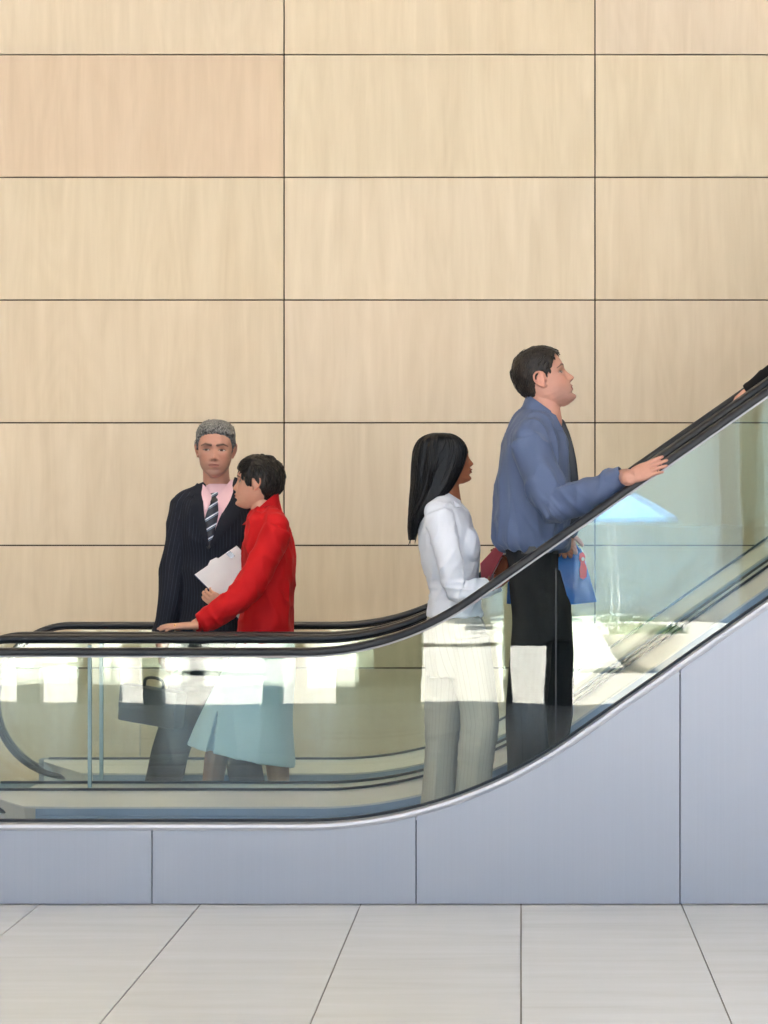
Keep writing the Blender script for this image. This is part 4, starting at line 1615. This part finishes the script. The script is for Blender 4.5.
def red_folds(p):
    q = (p[0] + p[2] * .5, p[1], p[2])
    return 0.0065 * (ridge(q, (15, 13, 5), 6.0) - 0.45) + 0.0025 * nz(p, (26, 26, 13), 7)


_, bv2 = cloth([loft(t2, n=36, sub=5, ex=2.3), tube([W(268, 517, D2 - .06), W(276, 526, D2 - .15)], [.05, .06], n=16), tube([W(268, 517, D2 + .06), W(272, 526, D2 + .13)], [.05, .058], n=16),
                tube(armL2[:-1] + [W(200, 623.5, D2 - .31)], [.066, .062, .060, .052, .048], n=20, round_ends=False),
                tube(armR2, [.062, .058, .054, .046, .040], n=18, round_ends=False)], 0.0055, 4, red_folds, 'shirt', M_RED, m2)
Geo().add(*band([(W(262, 519, D2), (.088, 0, .028), (0, .092, 0)), (W(264, 509, D2), (.066, 0, .040), (0, .066, 0)), (W(265.5, 503, D2), (.056, 0, .048), (0, .060, 0))], .006, 44, gap=(math.pi, 0.35))).build('shirt_collar', M_RED, m2)
Geo().add(*slab_poly([W(253, 512, D2 - .082), W(262, 506.5, D2 - .085), W(268, 513, D2 - .105), W(254.5, 530, D2 - .14)], (0, -1, .3), .006)).build('collar_leaf', M_RED, m2, bevel=.002)
Geo().add(*band([(armL2[-1] + (.012, .004, .006), (0, .042, 0.0), (.012, 0, .042)), (armL2[-1] + (.055, .012, .03), (0, .047, 0), (.02, 0, .047))], .004, 32)).build('cuff', M_RED, m2)
M_SKIRT_CLOTH = cloth_mat('pale_blue_skirt_cloth', srgb(206, 236, 255), 0.75)
rk = ringlist([(243, 628, 290, 628, .155), (240, 640, 293, 640, .165), (229, 660, 295, 664, .175), (213, 690, 293, 696, .185), (203, 710, 292, 722, .19), (193, 731, 294, 748, .195), (187.5, 743, 295.5, 767, .20)], D2)


def slit(co):
    cy = D2 + CAMY
    for i in range(len(co)):
        x, y, z = co[i]
        if y < cy:
            py = CY - (z - CAMH) * F / D2
            px = CX + x * F / D2
            if py > 708:
                xs_ = 222 - (py - 708) * 0.19
                w_ = 0.3 + (py - 708) * 0.085
                k = max(0.0, 1 - abs(px - xs_) / w_)
                co[i, 1] += min(0.09, 0.16 * min(1.0, k * 1.6))
            elif False:
                pass
    return co


cloth([loft(rk, n=44, sub=6, ex=2.2)], 0.005, 2, lambda p: 0.003 * (ridge(p, (10, 10, 2.2), 4.0) - 0.45), 'skirt', M_SKIRT_CLOTH, m2, post=slit)
M_PUMP = simple_mat('dark_court_shoe', srgb(40, 36, 40), 0.35)
for a in (legA2, legB2):
    q = a[-1].copy(); q[2] = zs1 + .004
    Geo().add(*shoe_geo(q + (.05, 0, 0), q + (-.18, 0, 0), .036, .06)).build('shoe', M_PUMP, m2)
g = Geo()
f_ = unit((-1, -.16, -.03))
gb = W(195, 625.6, 10.455) + f_ * .0865 * .9 + np.array([0, -.012, -.001])
g.add(*band([(gb, (0, .0095, 0), (0, 0, .0095)), (gb + f_ * .005, (0, .0095, 0), (0, 0, .0095))], .0018, 24))
g.build('finger_ring', M_GOLD, m2)

# clipboard with papers in her other hand
M_PAPER = simple_mat('white_paper', srgb(240, 238, 238), 0.8, noise=0.01)
M_BOARD = simple_mat('dark_blue_board', srgb(52, 58, 104), 0.5)
cb = root('document_folder', W(225, 600, 11.03), 'white papers on a dark blue board held against the suited man\'s jacket', 'folder')
A, B_ = np.array([194, 575.]), np.array([229, 551.])
dn = np.array([46, 46.])


def quad(o, DD, k0, k1, s0, s1):
    return [W(*(A + (B_ - A) * a + dn * c + o), DD) for a, c in ((k0, s0), (k1, s0), (k1, s1), (k0, s1))]


Geo().add(*slab_poly(quad((0, 0), 11.034, 0, 1.22, 0, 1.02), (0, -1, 0), .006)).build('backing_board', M_BOARD, cb, smooth=False)
Geo().add(*slab_poly(quad((0.6, -.5), 11.026, 0, 1.2, 0, .99), (0, -1, 0), .006)).build('paper_stack', M_PAPER, cb, smooth=False)
Geo().add(*slab_poly(quad((0, 0), 11.018, .02, .99, .09, .93), (0, -1, 0), .004)).build('paper_sheet', M_PAPER, cb, smooth=False)
Geo().add(*slab_poly([W(207, 567, 11.030), W(210, 560.5, 11.030), W(216, 557.5, 11.030), W(219, 558.5, 11.030)], (0, -1, 0), .004)).build('index_tab', M_PAPER, cb, smooth=False)
M_CLIPG = simple_mat('grey_clip_metal', srgb(150, 152, 156), 0.3, metal=0.8)
Geo().add(*slab_poly(quad((0, 0), 11.012, .90, 1.02, .01, .12), (0, -1, 0), .004)).build('corner_clip', M_CLIPG, cb, smooth=False)

# ------------------------------------------------------------------ 3. woman in white
D3 = 9.62
X3 = W(455, 800, D3)[0]
zs3 = step_height(X3) + 0.002
m3 = root('person', (X3, D3 + CAMY, zs3), 'woman with long black hair, white shirt and pale pinstriped trousers, seen from the side', 'person')
P3 = dict(jaw=0.92, nose=0.92, brow=0.1, lip=1.5, chin=0.1, lips=srgb(112, 52, 46)[:3], brow_col=srgb(20, 14, 12)[:3], eye_open=0.5)
fr3 = head_frame(W(449, 459.8, D3), (1, 0, 0.12), (0, 0, 1), 0.81)
t3 = ringlist([(440, 493, 460, 503, .05), (433, 500, 465, 508, .10)], D3) + pxrings([(513, 424, 469, .15), (528, 418.5, 473, .165), (543, 418, 478.5, .16), (560, 421, 479.5, .148), (576, 426, 477.5, .135), (592, 429.5, 478.5, .135),
              (606, 428.5, 481, .15), (616, 427, 483, .16)], D3)
armR3 = [W(438, 515, D3 - .15), W(446, 545, D3 - .19), W(457, 590, D3 - .20), W(474, 590, D3 - .19), W(490, 586, D3 - .15)]
armL3 = [W(446, 515, D3 + .14), W(456, 550, D3 + .18), W(466, 588, D3 + .19), W(482, 588, D3 + .18), W(499, 581, D3 + .175)]
hR3 = hand_geo(armR3[-1], (.25, 1, .05), (0.0, -.1, 1), 'R', 0.84, curl=(0.3, 0.4, 0.3))
hL3 = hand_geo(W(501.5, 579, D3 + .178), (.10, -.12, 1), (-.75, -.55, 0.1), 'L', 0.82, curl=(0.45, 0.55, 0.4), spread=0.07)
legN3 = [W(466, 640, D3 - .09), W(474, 680, D3 - .10), W(479.5, 722, D3 - .10), W(474, 780, D3 - .09), Wx(470, 860, D3 - .09, zs3 + .07)]
legF3 = [W(448, 640, D3 + .08), W(446, 680, D3 + .08), W(443, 722, D3 + .08), W(440, 780, D3 + .08), Wx(438, 860, D3 + .08, zs3 + .07)]
me = body_mesh(fr3, P3, scaled(t3[:-1], 0.85, 0.8),
               [(armR3, [.036, .034, .030, .026, .023]), (armL3, [.036, .034, .030, .026, .023]), (legN3, [.055, .058, .05, .04, .034]), (legF3, [.055, .058, .05, .04, .034])],
               [hR3, hL3], neck=([W(446.5, 470, D3), W(448, 484, D3), W(447.5, 503, D3)], [.041, .041, .054]))
skin_paint(me, fr3, P3, srgb(150, 92, 66))
finish(me, 'body', M_SKIN, m3)
M_BLACKHAIR = make_hair('long_black_hair', srgb(6, 6, 7), srgb(26, 26, 29), 0.5, 0.42, (1, 1, 0.04), 240, 0.25)
# long straight hair: a full fall with strands laid over it
hr = pxrings([(433.0, 432, 446, .030), (434.6, 427, 453, .052), (438, 421, 459.5, .072), (443, 416.5, 464.5, .083), (450, 413.5, 467, .088), (457, 412.5, 466.5, .090), (465, 411.8, 464.5, .092), (473, 411.3, 461, .093),
              (484, 411, 455.5, .096), (495, 410, 447, .098), (506, 409, 437, .095), (517, 408.2, 424, .085), (528, 407.5, 419, .07), (540, 408.5, 415.5, .05)], D3)
Rr = catmull([np.concatenate([np.asarray(r[0]), np.asarray(r[1]), np.asarray(r[2])]) for r in hr], 8)


def fall(r, a, k=1.0):
    """full at the back, squared off at the front so that it covers ear and cheek"""
    c_, s_ = math.cos(a), math.sin(a)
    ex = 2 / (5.0 if c_ > 0 else 2.15)
    return r[:3] + r[3:6] * (math.copysign(abs(c_) ** ex, c_)) * k + r[6:9] * (math.copysign(abs(s_) ** ex, s_)) * k


g = Geo()
V2 = []
for i, r in enumerate(Rr):
    for a in np.linspace(0, 2 * math.pi, 96, endpoint=False):
        k = mnoise.noise(Vector((math.cos(a) * 9, math.sin(a) * 9, r[2] * 2.0))) * 0.05 + mnoise.noise(Vector((math.cos(a) * 24, math.sin(a) * 24, r[2] * 1.5))) * 0.03
        V2.append(fall(r, a, 1 + k * min(1, i / 30)))
g.add(V2, ring_faces(len(Rr), 96))
rnd = random.Random(21)
for i in range(240):
    a = rnd.uniform(0.25, 2 * math.pi - 0.25)
    i0 = rnd.randrange(4, 60)
    i1 = min(len(Rr) - 1, i0 + rnd.randrange(24, 50))
    pts, da = [], rnd.uniform(-.10, .10)
    for k in np.linspace(i0, i1, 7):
        pts.append(fall(Rr[int(k)], a + da * (k - i0) / 40, 1.012))
    if i1 == len(Rr) - 1:
        pts.append(pts[-1] + np.array([rnd.uniform(-.014, .004), rnd.uniform(-.012, .012), rnd.uniform(-.03, -.002)]))
    w = rnd.uniform(.0020, .0038)
    g.add(*tube(pts, [[w * .5, w * .5]] + [[w, w * .7]] * (len(pts) - 2) + [[w * .15, w * .15]], n=6, sub=2))
g.build('hair', M_BLACKHAIR, m3)
M_WHITE = cloth_mat('white_cotton', srgb(218, 221, 231), 0.75)


def white_folds(p):
    px = CX + p[0] * F / D3
    py = CY - (p[2] - CAMH) * F / D3
    waist = math.exp(-((py - 588) / 18) ** 2)
    q = (p[0] - p[2] * .4, p[1], p[2])
    return 0.0050 * (ridge(q, (17, 14, 7), 3.3) - 0.45) + waist * 0.0045 * (ridge(p, (5, 5, 34), 7.0) - 0.4) + .0018 * nz(p, (30, 30, 16), 2)


_, bv3 = cloth([loft(t3, n=36, sub=5, ex=2.2), tube([W(446, 506, D3 - .06), W(438, 514, D3 - .14)], [.045, .054], n=16), tube([W(448, 506, D3 + .06), W(446, 514, D3 + .13)], [.045, .052], n=16),
                ellipsoid(W(467.5, 546, D3 - .065), (.046, .075, .075)), ellipsoid(W(467.5, 546, D3 + .065), (.046, .075, .075)),
                tube(armR3[:-1] + [W(488, 587, D3 - .155)], [.056, .052, .043, .039, .034], n=20, round_ends=False),
                tube(armL3[:-1] + [W(497, 582, D3 + .17)], [.054, .050, .043, .039, .034], n=18, round_ends=False)], 0.005, 4, white_folds, 'shirt', M_WHITE, m3)
Geo().add(*band([(W(450, 504, D3), (.066, 0, -.026), (0, .078, 0)), (W(449.5, 498.5, D3), (.052, 0, -.030), (0, .060, 0)), (W(449, 493, D3), (.047, 0, -.030), (0, .053, 0))], .005, 44, gap=(0.0, 0.35))).build('shirt_collar', M_WHITE, m3)
Geo().add(*slab_poly([W(441, 496, D3 - .075), W(449, 497, D3 - .088), W(461, 506, D3 - .105), W(446, 508, D3 - .115)], (0, -1, .3), .005)).build('collar_leaf', M_WHITE, m3, bevel=.002)
Geo().add(*band([(W(487, 587, D3 - .155), (0, .036, 0), (-.008, 0, .036)), (W(480, 588.5, D3 - .17), (0, .039, 0), (-.008, 0, .039))], .003, 32)).build('cuff', M_WHITE, m3)
M_TROUS = stripe_mat('pale_pinstriped_trouser_cloth', srgb(182, 176, 160), srgb(136, 134, 130), 0.017, 0.10, 0.85, 0.4)
hp3 = pxrings([(611, 431, 477, .12), (622, 427, 484, .16), (640, 425, 488, .165), (662, 426, 491, .16), (676, 428, 493, .15)], D3)


def tr_folds(p):
    py = CY - (p[2] - CAMH) * F / D3
    knee = math.exp(-((py - 735) / 30) ** 2)
    return 0.0055 * (ridge(p, (12, 12, 3), 12.0) - 0.45) + knee * .004 * (ridge(p, (6, 6, 22), 5.0) - .4)


cloth([loft(hp3, n=36, sub=4), tube(legN3[:-1] + [Wx(470, 860, D3 - .09, zs3 + .03)], [.088, .082, .073, .068, .082], n=22, round_ends=False),
       tube(legF3[:-1] + [Wx(438, 860, D3 + .08, zs3 + .03)], [.086, .078, .068, .064, .080], n=22, round_ends=False)], 0.006, 3, tr_folds, 'trousers', M_TROUS, m3,
      {'across': along_across([dict(pts=legN3, r=.075), dict(pts=legF3, r=.075)])})
for a in (legN3, legF3):
    q = a[-1].copy(); q[2] = zs3 + .002
    Geo().add(*shoe_geo(q + (-.06, 0, 0), q + (.145, 0, 0), .036, .06)).build('shoe', M_PUMP, m3)

# red folder in her hands
M_REDF = simple_mat('dull_red_folder_card', srgb(212, 98, 106), 0.55, noise=0.03)
rf = root('folder', W(492, 575, D3 + .03), 'dull red folder held upright in front of the woman in white', 'folder')
fn = np.array([-.35, -1, .25])


def fq(dd):
    return [W(480.2, 563.5, D3 + dd), W(497, 545.5, D3 + dd + .02), W(506, 547.5, D3 + dd + .03), W(488.5, 580.5, D3 + dd + .01), W(481.5, 581.5, D3 + dd)]


Geo().add(*slab_poly(fq(.095), fn, .004)).build('front_cover', M_REDF, rf, smooth=False)
Geo().add(*slab_poly([q * 1.0 + np.array([.002, .006, 0]) for q in fq(.095)], fn, .007)).build('paper_block', M_PAPER, rf, smooth=False)
Geo().add(*slab_poly([q + np.array([.005, .015, 0]) for q in fq(.095)], fn, .004)).build('rear_cover', M_REDF, rf, smooth=False)

# ------------------------------------------------------------------ 4. man in the blue shirt
D4 = 9.52
X4 = W(540, 800, D4)[0]
zs4 = step_height(X4) + 0.002
m4 = root('person', (X4, D4 + CAMY, zs4), 'tall man in a blue shirt and black trousers looking up, hand on the near handrail', 'person')
P4 = dict(jaw=0.98, nose=1.08, brow=0.5, lip=0.75, chin=0.35, lips=srgb(180, 108, 98)[:3], brow_col=srgb(40, 28, 24)[:3], stubble=srgb(150, 118, 112)[:3], stubble_w=0.5, eye_open=0.44, back=0.94, front=0.95)
fr4 = head_frame(W(542.8, 380, D4), (1, -0.02, 0.40), (0, 0, 1), 1.03)
t4 = ringlist([(530, 404, 556, 419, .062), (523, 408, 560, 428, .105), (513, 419, 565, 437, .165), (506, 436, 567, 446, .20)], D4) + pxrings([(458, 500, 570, .205), (480, 497, 571.5, .20), (505, 495.5, 571, .19), (527, 495, 570, .185),
              (541, 496, 569, .18), (549, 503, 567, .165)], D4)
armR4 = [W(529, 444, D4 - .18), W(541, 474, D4 - .23), W(556, 504, D4 - .27), W(590, 493, D4 - .34), W(622, 478, D4 - .385)]
armL4 = [W(535, 444, D4 + .18), W(538, 478, D4 + .25), W(543, 506, D4 + .28), W(552, 518, D4 + .30), W(561, 529, D4 + .31)]
wr4 = W(629, 478, 9.052)
hR4 = hand_geo(wr4, (1, -.15, .43), (.16, .85, -.50), 'R', 0.88, curl=(0.02, 0.06, 0.08), spread=0.03, thumb=(0.30, 0.9), fan=(0, .02, .04, .06))
hL4 = hand_geo(armL4[-1], (.3, 0, -1), (-.2, -1, 0), 'L', 0.98, curl=(0.9, 1.0, 0.6))
legN4 = [W(530, 575, D4 - .06), W(533, 625, D4 - .085), W(527, 705, D4 - .095), W(528, 765, D4 - .09), Wx(530, 820, D4 - .09, zs4 + .08)]
legF4 = [W(541, 575, D4 + .06), W(552, 620, D4 + .085), W(553, 700, D4 + .09), W(546, 760, D4 + .09), Wx(542, 820, D4 + .09, zs4 + .08)]
me = body_mesh(fr4, P4, scaled(t4[:-1], 0.86, 0.8),
               [(armR4 + [wr4], [.045, .042, .037, .034, .031, .030]), (armL4, [.045, .042, .037, .033, .030]), (legN4, [.06, .06, .055, .045, .04]), (legF4, [.06, .06, .055, .045, .04])],
               [hR4, hL4], neck=([W(539, 390, D4), W(543.5, 404, D4), W(544, 422, D4)], [.060, .060, .07]))
skin_paint(me, fr4, P4, srgb(198, 146, 128))
finish(me, 'body', M_SKIN, m4)
M_BROWNHAIR = make_hair('short_dark_brown_hair', srgb(20, 17, 15), srgb(56, 47, 41), 0.5, 0.45, (1, 1, 0.3), 200)
bd = short_boundary(front=8.2, temple=5.4, side=2.6, nape=-8.0, burn=-0.6)
cap = hair_cap(P4, fr4, lambda x, y, z: np.interp(z, [-8, -2, 4, 8, 12], [0.35, 0.75, 0.95, 1.1, 1.2]), bd, 5.0, 0.2, 0.55)
lk = locks(cap[2], cap[3], cap[4], cap[5], 330, 2.8, 0.4, lambda v, r: (r.uniform(-.4, .4), (1.0 if v[2] > 8 else -0.7) + r.uniform(-.3, .3), (0.25 if v[2] > 8 else -0.8)), 14, 0.2)
build_hair('hair', fr4, m4, M_BROWNHAIR, cap, lk)
M_BLUE = cloth_mat('slate_blue_shirting', srgb(88, 102, 134), 0.62, sheen=0.1)


def blue_folds(p):
    px = CX + p[0] * F / D4
    py = CY - (p[2] - CAMH) * F / D4
    low = np.clip((py - 470) / 60, 0, 1)
    f = 0.0095 * (ridge(p, (13, 12, 4.5), 1.5) - 0.45) + .0025 * nz(p, (24, 24, 12), 4)
    f += low * .010 * (ridge((p[0] + p[2] * .35, p[1], p[2]), (13, 13, 3.2), 8.0) - .45)
    el = math.exp(-((px - 560) / 16) ** 2 - ((py - 505) / 16) ** 2)
    f += el * .012 * (ridge((p[0] + p[2], p[1], p[2]), (26, 10, 6), 3.0) - .45)
    return f


_, bv4 = cloth([loft(t4, n=40, sub=5, ex=2.25), tube([W(540, 425, D4 - .07), W(530, 440, D4 - .17)], [.06, .072], n=18), tube([W(540, 425, D4 + .07), W(534, 440, D4 + .17)], [.06, .07], n=18),
                tube(armR4[:-1] + [W(622, 478, D4 - .383)], [.076, .074, .068, .056, .046], n=22, round_ends=False),
                tube(armL4[:-1] + [W(560, 526, D4 + .31)], [.074, .068, .062, .052, .045], n=20, round_ends=False)], 0.0055, 4, blue_folds, 'shirt', M_BLUE, m4)
Geo().add(*band([(W(543, 419, D4), (.080, 0, -.046), (0, .090, 0)), (W(543, 412, D4), (.068, 0, -.050), (0, .073, 0)), (W(542.5, 405.5, D4), (.064, 0, -.046), (0, .066, 0))], .006, 48, gap=(0.0, 0.22))).build('shirt_collar', M_BLUE, m4)
Geo().add(*slab_poly([W(545, 409, D4 - .083), W(556, 415, D4 - .06), W(563.5, 430, D4 - .07), W(557, 431.5, D4 - .105), W(546, 421, D4 - .108)], (.2, -1, .2), .006)).build('collar_leaf', M_BLUE, m4, bevel=.002)
Geo().add(*band([(W(624, 477.5, D4 - .388), (.012, .041, 0), (-.020, 0, .040)), (W(606, 486, D4 - .365), (.012, .052, 0), (-.018, 0, .049))], .004, 36)).build('cuff', M_BLUE, m4)
M_DTIE = simple_mat('dark_silk_tie', srgb(34, 36, 46), 0.4)
Geo().add(*tube([W(559.5, 424, D4), W(564.5, 440, D4), W(569, 465, D4), W(570.5, 500, D4), W(569, 530, D4)], [[.012, .022], [.007, .026], [.007, .030], [.007, .034], [.007, .036]], n=16, hint=(1, 0, .2))).build('tie', M_DTIE, m4)
M_BLACK = cloth_mat('black_trouser_cloth', srgb(28, 29, 32), 0.8)
hp4 = pxrings([(545, 505, 563, .155), (554, 506.5, 558.5, .16), (575, 511, 559, .165), (588, 514, 563, .165), (602, 515.5, 569.5, .165), (622, 515.5, 570.5, .16), (640, 514, 570.5, .15)], D4)
cloth([loft(hp4, n=36, sub=4), tube(legN4[:-1] + [Wx(530, 820, D4 - .09, zs4 + .03)], [.080, .076, .076, .078, .078], n=22, round_ends=False),
       tube(legF4[:-1] + [Wx(542, 820, D4 + .09, zs4 + .03)], [.078, .074, .076, .076, .077], n=22, round_ends=False)], 0.006, 3,
      lambda p: .005 * (ridge(p, (9, 9, 4), 15.0) - .45), 'trousers', M_BLACK, m4)
M_BELT = simple_mat('dark_belt_leather', srgb(52, 52, 54), 0.45)
Geo().add(*band([(W(533, 553.5, D4), (.103, 0, 0), (0, .168, 0)), (W(533, 546, D4), (.106, 0, 0), (0, .168, 0))], .006, 60)).build('belt', M_BELT, m4)
for a in (legN4, legF4):
    q = a[-1].copy(); q[2] = zs4 + .002
    Geo().add(*shoe_geo(q + (-.07, 0, 0), q + (.20, 0, 0))).build('shoe', M_SHOE, m4)

# blue carrier bag in his other hand
M_BAG = simple_mat('glossy_blue_bag_film', srgb(18, 108, 206), 0.28, noise=0.10, scale=14)
M_BAGRED = simple_mat('red_bag_print', srgb(226, 60, 66), 0.35)
M_BAGWHITE = simple_mat('white_bag_print', srgb(240, 236, 232), 0.35)
DBg = 9.83
bg_ = root('shopping_bag', W(550, 603, DBg + .03), 'blue shopping bag with a red mark, held behind the man in the blue shirt', 'bag')
fo = [(506.5, 604), (507.5, 580), (512, 556), (532, 551), (556, 550), (581, 548), (588, 570), (597, 602), (575, 604.5), (540, 605.5)]
bo = [(511, 601), (512, 580), (515, 556), (532, 552), (556, 551), (578, 549), (585, 570), (592, 599), (575, 601), (540, 602)]
n_ = len(fo)
V = [W(a, b_, DBg) for a, b_ in fo] + [W(a, b_, DBg + .075) for a, b_ in bo]
c0 = W(552, 578, DBg - .006); c1 = W(552, 577, DBg + .08)
V += [c0, c1]
Fc = [(i, (i + 1) % n_, 2 * n_) for i in range(n_)] + [(n_ + (i + 1) % n_, n_ + i, 2 * n_ + 1) for i in range(n_)] + [((i + 1) % n_, i, n_ + i, n_ + (i + 1) % n_) for i in range(n_)]
Geo().add(V, Fc).build('bag_body', M_BAG, bg_, smooth=False, bevel=.003)
for dd in (0.004, .07):
    Geo().add(*tube([W(545, 551, DBg + dd), W(555, 543, DBg + .01 + dd * .4), W(564, 538.5, DBg + .02), W(573, 542.5, DBg + .01 + dd * .4), W(579, 549.5, DBg + dd)], [[.004, .012]] * 5, n=10, hint=(0, 1, 0))).build('bag_handle', M_BAG, bg_)
lg = [(579.5, 553.5), (583, 552), (585.5, 557), (584.5, 562), (587, 568), (586.5, 577), (583, 579.5), (580, 577.5), (579.5, 570), (580.8, 563), (579, 559)]
Geo().add(*slab_poly([W(a, b_, DBg - .008) for a, b_ in lg], (0, -1, 0), .002)).build('printed_mark', M_BAGRED, bg_, smooth=False)
Geo().add(*slab_poly([W(583 + 1.6 * math.cos(t), 559 + 1.9 * math.sin(t), DBg - .0105) for t in np.linspace(0, 2 * math.pi, 14, endpoint=False)], (0, -1, 0), .002)).build('printed_dot', M_BAGWHITE, bg_, smooth=False)

# ------------------------------------------------------------------ 5. rider further up: only a sleeve and hand enter the frame
D5 = 11.02
X5 = W(822, 300, D5)[0]
zs5 = step_height(X5, SH4) + .002
m5 = root('person', (X5, D5 + CAMY, zs5), 'person in a black jacket higher up, only sleeve and hand on the far handrail showing', 'person')
P5 = dict(jaw=1.02, nose=0.95, brow=0.4, lip=0.8, lips=srgb(176, 112, 100)[:3], brow_col=srgb(40, 30, 26)[:3])
ux = lambda dx, dy, z: np.array([X5 + dx, D5 + CAMY + dy, zs5 + z])
fr5 = head_frame(ux(-.03, 0, 1.66), (-1, 0, 0), (0, 0, 1), 1.03)
hold = W(741.5, 393.5, 11.47)
t5 = [(ux(0, 0, 1.50), (.06, 0, 0), (0, .06, 0)), (ux(0, 0, 1.46), (.09, 0, 0), (0, .14, 0)), (ux(0, 0, 1.38), (.115, 0, 0), (0, .18, 0)), (ux(0, 0, 1.2), (.125, 0, 0), (0, .175, 0)), (ux(.01, 0, 1.0), (.115, 0, 0), (0, .16, 0)),
      (ux(.01, 0, .80), (.125, 0, 0), (0, .17, 0))]
armN5 = [ux(0, -.17, 1.40), ux(.02, -.21, 1.25), ux(.02, -.22, 1.10), ux(-.06, -.22, .98), ux(-.14, -.2, .88)]
wr5 = W(751, 389.0, 11.43)
armF5 = [ux(0, .17, 1.40), ux(-.02, .20, 1.28), W(796, 363, 11.34), W(774, 377, 11.39), wr5]
leg5 = [[ux(0, s * .09, .84), ux(-.01, s * .09, .46), ux(0.02, s * .09, .08)] for s in (-1, 1)]
hF5 = hand_geo(wr5, (-.85, .10, -.75), (-.35, -.15, -.85), 'R', 0.90, curl=(0.55, 0.5, 0.4), spread=.07)
hN5 = hand_geo(armN5[-1], (-.5, 0, -.9), (.8, .3, -.3), 'L', 0.98)
me = body_mesh(fr5, P5, scaled(t5, .85, .8), [(armN5, [.042, .04, .036, .033, .03]), (armF5, [.042, .04, .036, .033, .03])] + [(q + [q[-1] + (0, 0, -.03)], [.08, .055, .04, .04]) for q in leg5], [hF5, hN5],
               neck=([ux(.01, 0, 1.6), ux(.01, 0, 1.52), ux(0.01, 0, 1.46)], [.058, .058, .07]))
skin_paint(me, fr5, P5, srgb(214, 160, 140))
finish(me, 'body', M_SKIN, m5)
cap = hair_cap(P5, fr5, lambda x, y, z: np.interp(z, [-8, -2, 4, 8, 12], [0.4, 0.8, 1.0, 1.4, 1.5]), short_boundary(), 2.0, 0.25, 0.55)
build_hair('hair', fr5, m5, M_BROWNHAIR, cap, [])
M_JKT5 = cloth_mat('black_wool', srgb(22, 22, 25), 0.85)
cloth([loft(t5, n=32, sub=4), tube([ux(0, -.07, 1.45), ux(0, -.17, 1.40)], [.05, .07], n=16), tube([ux(0, .07, 1.45), ux(0, .17, 1.40)], [.05, .07], n=16),
       tube(armN5[:-1] + [armN5[-1]], [.066, .062, .058, .052, .047], n=18, round_ends=False), tube(armF5[:-1] + [W(749, 393.5, 11.435)], [.070, .066, .060, .058, .048], n=18, round_ends=False)],
      .007, 3, suit_folds, 'jacket', M_JKT5, m5)
cloth([loft([(ux(.01, 0, .86), (.115, 0, 0), (0, .155, 0)), (ux(.01, 0, .74), (.12, 0, 0), (0, .16, 0))], n=28)] + [tube(q[:-1] + [ux(.02, s * .09, .05)], [.092, .08, .08], n=18, round_ends=False) for s, q in zip((-1, 1), leg5)],
      .008, 3, None, 'trousers', M_BLACK, m5)
for s in (-1, 1):
    Geo().add(*shoe_geo(ux(.09, s * .09, .002), ux(-.16, s * .09, .002))).build('shoe', M_SHOE, m5)
